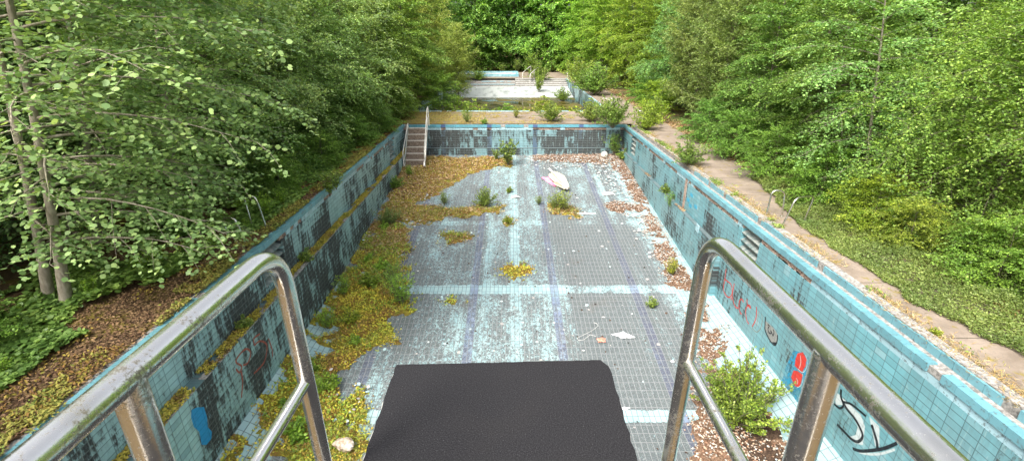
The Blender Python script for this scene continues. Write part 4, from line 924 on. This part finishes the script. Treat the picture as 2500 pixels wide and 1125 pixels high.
for px, py, s, lab, kd, c in [
 (1120, 272, 2.0, 'pale leafy shrub at the near left edge of the far pool', 'bush_small', (1, 1.1, .8)), (1175, 272, 1.5, 'yellow green shrub by the near rim of the far pool', 'bush_small', (1.25, 1.25, .7)),
 (1235, 270, 1.6, 'green shrub by the near rim of the far pool, second from the left', 'bush_small', (.8, 1.1, .7)), (1280, 270, 1.2, 'bright yellow shrub by the near rim of the far pool', 'bush_small', (1.5, 1.35, .6)),
 (1335, 272, 2.0, 'broad ochre green shrub at the near rim of the far pool', 'bush_small', (1.2, 1.1, .7)), (1400, 270, 1.4, 'bright yellow shrub at the right end of the near rim', 'bush_small', (1.5, 1.4, .6))]:
    x, y = on_z(px, py, 0); plant(kd, x, max(y, 32.6) + .4, -1.3, s * 1.25, lab, 'shrub', c=c)
for (x, y, z, s, kd, lab, c) in [(4.9, 47, -1.2, 1.5, 'bush_small', 'small shrub on the pale floor of the far pool', (.9, 1, .8)), (3.0, 52.5, -1.0, 1.7, 'sapling', 'thin sapling rising from the pale floor of the far pool', (1.1, 1.1, .9)),
 (3.3, 57.2, -.2, 2.2, 'bush_small', 'shrub growing on the far pool steps', (.95, 1, .9)), (6.9, 41, 0, 3.0, 'bush_small', 'large grey green shrub on the right rim of the far pool', (.75, .95, .8)),
 (6.6, 44.5, 0, 2.6, 'bush_small', 'shrub beside the white ladder hoop on the far pool rim', (.8, .95, .8)), (6.8, 50, 0, 3.0, 'bush_small', 'pale shrub on the right rim farther back', (1.1, 1.1, .9)), (7.4, 56, 0, 2.6, 'bush_small', 'yellow green shrub at the far right corner of the far pool', (1.3, 1.3, .8)),
 (-3.5, 57.5, -.2, 1.6, 'bush_small', 'low shrub on the shelf left of the far steps', (1, 1.1, .8)), (2.4, 63, 0, 2.5, 'sapling', 'young tree beside the far handrail', (.8, .9, .7)), (-1, 67.3, 0, 1.6, 'weed_tall', 'tall weeds behind the paddling pool', (.9, 1, .7)),
 (3.5, 67, 0, 2.2, 'weed_tall', 'tall weeds at the back edge of the deck, right of centre', (.9, 1, .7)), (1, 68, 0, 2.4, 'weed_tall', 'tall weeds at the back edge of the deck, in the centre', (.9, 1, .7)), (5.5, 68, 0, 2.0, 'weed_tall', 'tall weeds at the back edge of the deck, at its right end', (1, 1, .7))]:
    plant(kd, x, y, z, s, lab, 'shrub', c=c)
for i_ in range(26):
    yy_ = rnd.uniform(5.5, 22); plant('weed_green' if i_ % 3 else 'sapling', -6.35 - rnd.random() * 1.1 - (.35 if yy_ < 9 else 0), yy_, 0, rnd.uniform(.45, .95) * (1 if i_ % 3 else .5), 'small green weed on the earth bank between the left coping and the trees', 'weed', 'weeds on the left bank', (1.1, 1.3, .8))
# ------------------------------------------------------------------ the trees
T = {
 'aspen': grow('aspen_tree', 201, 9.5, 3.2, 50, L_ASPEN, BARK_PALE, .12, .082, .85, 'column', .12, .6, 34, 17, .085, 'round', .9, (1.7, -.1), (.8, .15), vert=.22),
 'aspen_b': grow('aspen_tree', 202, 9.5, 3.0, 48, L_ASPEN, BARK_PALE, .12, .08, .85, 'column', .1, .6, 34, 17, .08, 'round', .9, (1.5, .2), (.6, .45), vert=.22),
 'beech': grow('beech_tree', 203, 9, 3.0, 84, L_GREY, BARK, .06, .10, .66, 'round', .35, .55, 34, 26, .08, vert=.42, upleaf=.6),
 'beech_b': grow('beech_tree', 204, 8.5, 3.2, 80, L_GREY, BARK, .03, .105, .66, 'round', .3, .5, 34, 26, .08, vert=.45, upleaf=.6),
 'hornbeam': grow('hornbeam_tree', 205, 9, 2.9, 84, L_BRIGHT, BARK, .02, .115, .62, 'round', .35, .8, 34, 26, .08, vert=.22),
 'willow': grow('willow_tree', 206, 8, 2.6, 90, L_OLIVE, BARK, .02, .11, .34, 'round', .75, .4, 34, 30, .07, upleaf=.4, vert=.6),
 'deep': grow('lime_tree', 207, 15, 4.2, 100, L_DEEP, BARK, .02, .23, .75, 'round', .15, .6, 30, 20, .16, twl=.34, vert=.45),
 'thorn': grow('thorn_tree', 208, 5.6, 3.3, 110, L_YELL, BARK, .02, .065, .64, 'round', .55, 1.2, 44, 32, .035, vert=.6, twl=.28),
 'shrub': grow('woodland_shrub', 209, 2.6, 1.9, 44, L_BRIGHT, BARK, .02, .09, .65, 'round', .35, .6, 26, 20, .03),
}
used_t = set()
def tree(kind, x, y, s, label, cat='tree', group=None, c=(1, 1, 1), rz=None, z=0, sz=1.0):
    o = T[kind] if kind not in used_t else copy_tree(T[kind]); used_t.add(kind)
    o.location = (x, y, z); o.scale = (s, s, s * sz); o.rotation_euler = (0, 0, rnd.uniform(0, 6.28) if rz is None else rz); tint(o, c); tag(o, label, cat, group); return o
TREES = [
 # left, near to far
 ('aspen', -8.0, 7.8, 1.0, 'round-leaved aspen, right one of the two slender trunks at the left edge', (1.40, 1.32, 1.20), 0.0),
 ('aspen_b', -8.4, 7.9, 1.0, 'round-leaved aspen, left one of the two slender trunks at the left edge', (1.40, 1.32, 1.20), 0.0),
 ('aspen', -9.6, 10.6, .95, 'third round-leaved aspen, just behind the two slender trunks', (1.33, 1.32, 1.14), .1),
 ('aspen_b', -9.4, 13.2, .95, 'fourth aspen, leaning over the left ladder hoops', (1.33, 1.32, 1.08), -.2),
 ('beech_b', -9.6, 16.2, .95, 'grey green beech overhanging the left bank past the ladder hoops', (1.40, 1.32, 1.14), None),
 ('beech', -8.9, 19.2, .9, 'grey green beech nearest the middle of the left coping', (1.33, 1.32, 1.08), None),
 ('beech_b', -8.6, 22.6, .9, 'beech whose crown reaches the far left coping', (1.26, 1.32, 1.02), None),
 ('beech', -8.3, 26.2, .95, 'beech beside the rusty stairs', (1.40, 1.32, 1.08), None),
 ('hornbeam', -7.6, 30.2, .85, 'lighter hornbeam behind the stairs', (1.33, 1.25, 1.02), None),
 ('willow', -3.9, 38.5, .66, 'olive willow bush overhanging the far pool', (1.54, 1.45, 1.08), None),
 ('hornbeam', -7.0, 34.5, .9, 'fresh green hornbeam at the left of the far pool', (1.26, 1.25, 1.08), None),
 ('willow', -7.2, 42, 1.15, 'tall pale willow behind the olive willow bush', (1.61, 1.45, 1.08), None),
 ('hornbeam', -8, 48, 1.1, 'hornbeam at the back left of the far pool', (1.40, 1.32, 0.96), None),
 ('deep', -9, 56, .9, 'dark broad tree left of the paddling pool', (1.40, 1.32, 1.20), None),
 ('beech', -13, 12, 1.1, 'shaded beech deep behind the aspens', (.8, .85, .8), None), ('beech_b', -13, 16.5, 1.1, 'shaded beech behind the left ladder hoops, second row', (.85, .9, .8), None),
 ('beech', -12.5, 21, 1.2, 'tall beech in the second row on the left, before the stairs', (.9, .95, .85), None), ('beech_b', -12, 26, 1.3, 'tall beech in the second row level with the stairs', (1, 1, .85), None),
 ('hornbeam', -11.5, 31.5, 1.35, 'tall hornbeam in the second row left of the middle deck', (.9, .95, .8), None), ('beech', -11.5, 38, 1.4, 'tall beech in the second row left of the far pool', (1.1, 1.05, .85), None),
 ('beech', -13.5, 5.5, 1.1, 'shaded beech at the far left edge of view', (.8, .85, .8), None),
 # right, near to far
 ('thorn', 12.2, 7.6, 1.0, 'arching yellow green thorn tree at the right edge', (1, 1.1, 1), None),
 ('thorn', 11.6, 11.2, 1.0, 'arching thorn tree behind the nearest one on the right', (.95, 1.1, 1), None),
 ('aspen_b', 10.3, 13.6, .72, 'slim light-trunked birch-like tree right of the ladder rails', (1.2, 1.35, .9), 3.0),
 ('hornbeam', 10.9, 17.0, .75, 'dense green hornbeam beyond the ladder rails', (1, 1, .9), None),
 ('hornbeam', 10.6, 20.8, .72, 'hornbeam hanging over the right path mid way', (.85, .95, .85), None),
 ('willow', 10.7, 25.2, .92, 'grey olive willow overhanging the right path', (1, 1.05, .9), None),
 ('willow', 10.9, 29.5, 1.05, 'second olive willow farther along the right path', (1, 1, .85), None),
 ('beech_b', 11.2, 34, .85, 'dark green beech beside the path near the fallen ladder', (.8, 1.05, .75), None),
 ('hornbeam', 11.4, 40, .9, 'bright hornbeam level with the far pool on the right', (1.2, 1.1, .7), None),
 ('hornbeam', 10.8, 47, 1.0, 'bright yellow green hornbeam farther along the path', (1.35, 1.2, .65), None),
 ('hornbeam', 9.6, 55, 1.05, 'fresh green hornbeam at the right end of the far steps', (1.25, 1.25, .7), None),
 ('hornbeam', 8.6, 63, .95, 'rounded bright hornbeam at the back right of the deck', (1.15, 1.25, .7), None),
 ('beech', 15, 12.5, 1.15, 'tall tree in the second row behind the thorn trees', (1.3, 1.35, .8), None), ('beech_b', 14.5, 18, 1.2, 'tall tree in the second row behind the hornbeams on the right', (1.2, 1.3, .8), None),
 ('beech', 14.5, 24, 1.2, 'tall light green tree behind the first olive willow', (1.35, 1.4, .8), None), ('willow', 14.5, 31, 1.45, 'tall willow in the second row on the right', (1.2, 1.2, .8), None),
 ('hornbeam', 15, 38.5, 1.4, 'tall hornbeam in the second row level with the far pool', (1.3, 1.2, .7), None), ('hornbeam', 15, 47, 1.5, 'tall yellow green tree in the second row far right', (1.4, 1.25, .6), None),
 ('beech', 15.5, 6.5, 1.1, 'bright leafy tree behind the nearest thorn tree', (1.5, 1.5, .8), None), ('hornbeam', 14, 56, 1.5, 'tall hornbeam at the back of the right row', (1.2, 1.2, .7), None),
 ('beech', -11.5, -1.5, 1.1, 'unseen beech added left of the diving tower to shade the wood', (.8, .85, .8), None), ('deep', -17, -6, .9, 'tall unseen tree added left of the diving tower to shade the wood', (.8, .85, .8), None),  # unseen trees added to block light entering the left wood from behind
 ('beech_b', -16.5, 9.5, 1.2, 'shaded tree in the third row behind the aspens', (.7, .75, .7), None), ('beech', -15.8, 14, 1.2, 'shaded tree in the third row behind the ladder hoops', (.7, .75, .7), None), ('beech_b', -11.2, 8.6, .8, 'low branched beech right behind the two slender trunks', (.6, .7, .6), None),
 # back
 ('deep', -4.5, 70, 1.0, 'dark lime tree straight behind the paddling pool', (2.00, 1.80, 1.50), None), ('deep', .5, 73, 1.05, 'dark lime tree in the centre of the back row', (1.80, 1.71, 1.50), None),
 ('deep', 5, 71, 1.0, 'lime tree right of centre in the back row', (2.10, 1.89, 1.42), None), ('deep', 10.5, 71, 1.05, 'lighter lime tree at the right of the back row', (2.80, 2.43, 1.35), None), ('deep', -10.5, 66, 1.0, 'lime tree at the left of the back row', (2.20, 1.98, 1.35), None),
]
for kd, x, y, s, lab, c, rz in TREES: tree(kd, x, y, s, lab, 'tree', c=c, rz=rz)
# deeper rows that only close the wood
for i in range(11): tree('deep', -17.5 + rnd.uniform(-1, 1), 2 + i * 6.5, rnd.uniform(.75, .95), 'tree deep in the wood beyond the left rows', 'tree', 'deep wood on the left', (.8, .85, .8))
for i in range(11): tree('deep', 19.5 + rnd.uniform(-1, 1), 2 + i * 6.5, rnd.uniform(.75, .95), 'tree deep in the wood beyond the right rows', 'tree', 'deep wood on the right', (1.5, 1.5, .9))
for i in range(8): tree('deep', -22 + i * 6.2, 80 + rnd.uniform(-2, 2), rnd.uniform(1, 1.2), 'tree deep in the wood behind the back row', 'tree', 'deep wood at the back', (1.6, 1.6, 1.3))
# woodland shrubs under the trees
SH = [(-8.2, 13.8, .55, 'leafy shrub on the left bank behind the ladder hoops', (.8, .85, .8)), (-7.9, 16.3, .7, 'leafy shrub on the left bank midway along the coping', (.8, .9, .8)), (-7.6, 19.6, .7, 'leafy shrub crowding the left coping', (.8, .85, .8)),
 (-7.2, 23.0, .75, 'leafy shrub hanging over the far left coping', (.8, .85, .8)), (-7.1, 14.6, .42, 'small leafy shrub on the bank just past the ladder hoops', (1.1, 1.15, .9)), (-6.9, 17.8, .45, 'small leafy shrub close to the left coping, mid way', (1.1, 1.15, .9)), (-6.7, 21.3, .5, 'leafy shrub leaning on the left coping before the stairs', (1.0, 1.1, .9)), (-6.5, 24.6, .55, 'leafy shrub beside the top of the stairs', (1.0, 1.1, .9)), (-8.2, 11.0, .4, 'low shrub left of the ladder hoops', (.8, .9, .8)), (-9.0, 5.0, .55, 'low bright shrub at the lower left corner', (1, 1.1, .8)), (-8.4, 6.2, .42, 'low shrub under the aspen trunks', (1, 1.1, .8)),
 (-6.9, 28.5, .8, 'shrub on the deck behind the stairs', (1, 1, .8)), (-4.6, 33.5, .8, 'bright shrub in front of the olive willow bush', (1.1, 1.15, .8)),
 (9.7, 9.0, .42, 'yellow flecked low shrub below the thorn trees', (1.2, 1.1, .7)), (10.4, 7.0, .6, 'leafy shrub below the nearest thorn tree', (1, 1.1, .8)), (10.6, 5.0, .6, 'leafy shrub at the right edge of view', (1, 1.1, .9)), (9.0, 11.4, .5, 'shrub with yellowing leaves by the ladder rails', (1.5, 1.25, .6)),
 (9.0, 13.6, .6, 'shrub between the ladder rails and the slim tree', (1.1, 1.2, .8)), (8.9, 16.2, .62, 'shrub hanging over the path beyond the ladder rails', (1, 1.1, .8)), (8.9, 19.0, .68, 'shrub at the path edge under the hornbeams', (.9, 1.05, .8)), (9.0, 22.5, .66, 'shrub at the path edge before the olive willow', (.8, 1, .8)),
 (9.5, 6.2, .5, 'bushy yellow green shrub at the edge of the ground cover, nearest the right side', (1.3, 1.2, .7)), (9.35, 8.4, .5, 'bushy shrub at the edge of the ground cover below the arching thorn trees', (1.1, 1.15, .8)), (9.0, 10.2, .42, 'reddish green low shrub beside the ground cover near the ladder rails', (1.4, 1.1, .7)),
 (9.3, 31.5, .7, 'yellow green shrub at the path edge past the corner of the main pool', (1.4, 1.3, .6)), (9.8, 36.5, .7, 'shrub at the path edge beyond the fallen ladder', (.9, 1.1, .7))]
for x, y, s, lab, c in SH: tree('shrub', x, y, s, lab, 'shrub', c=c)
for a in list(T.values()) + list(PL.values()):
    pass
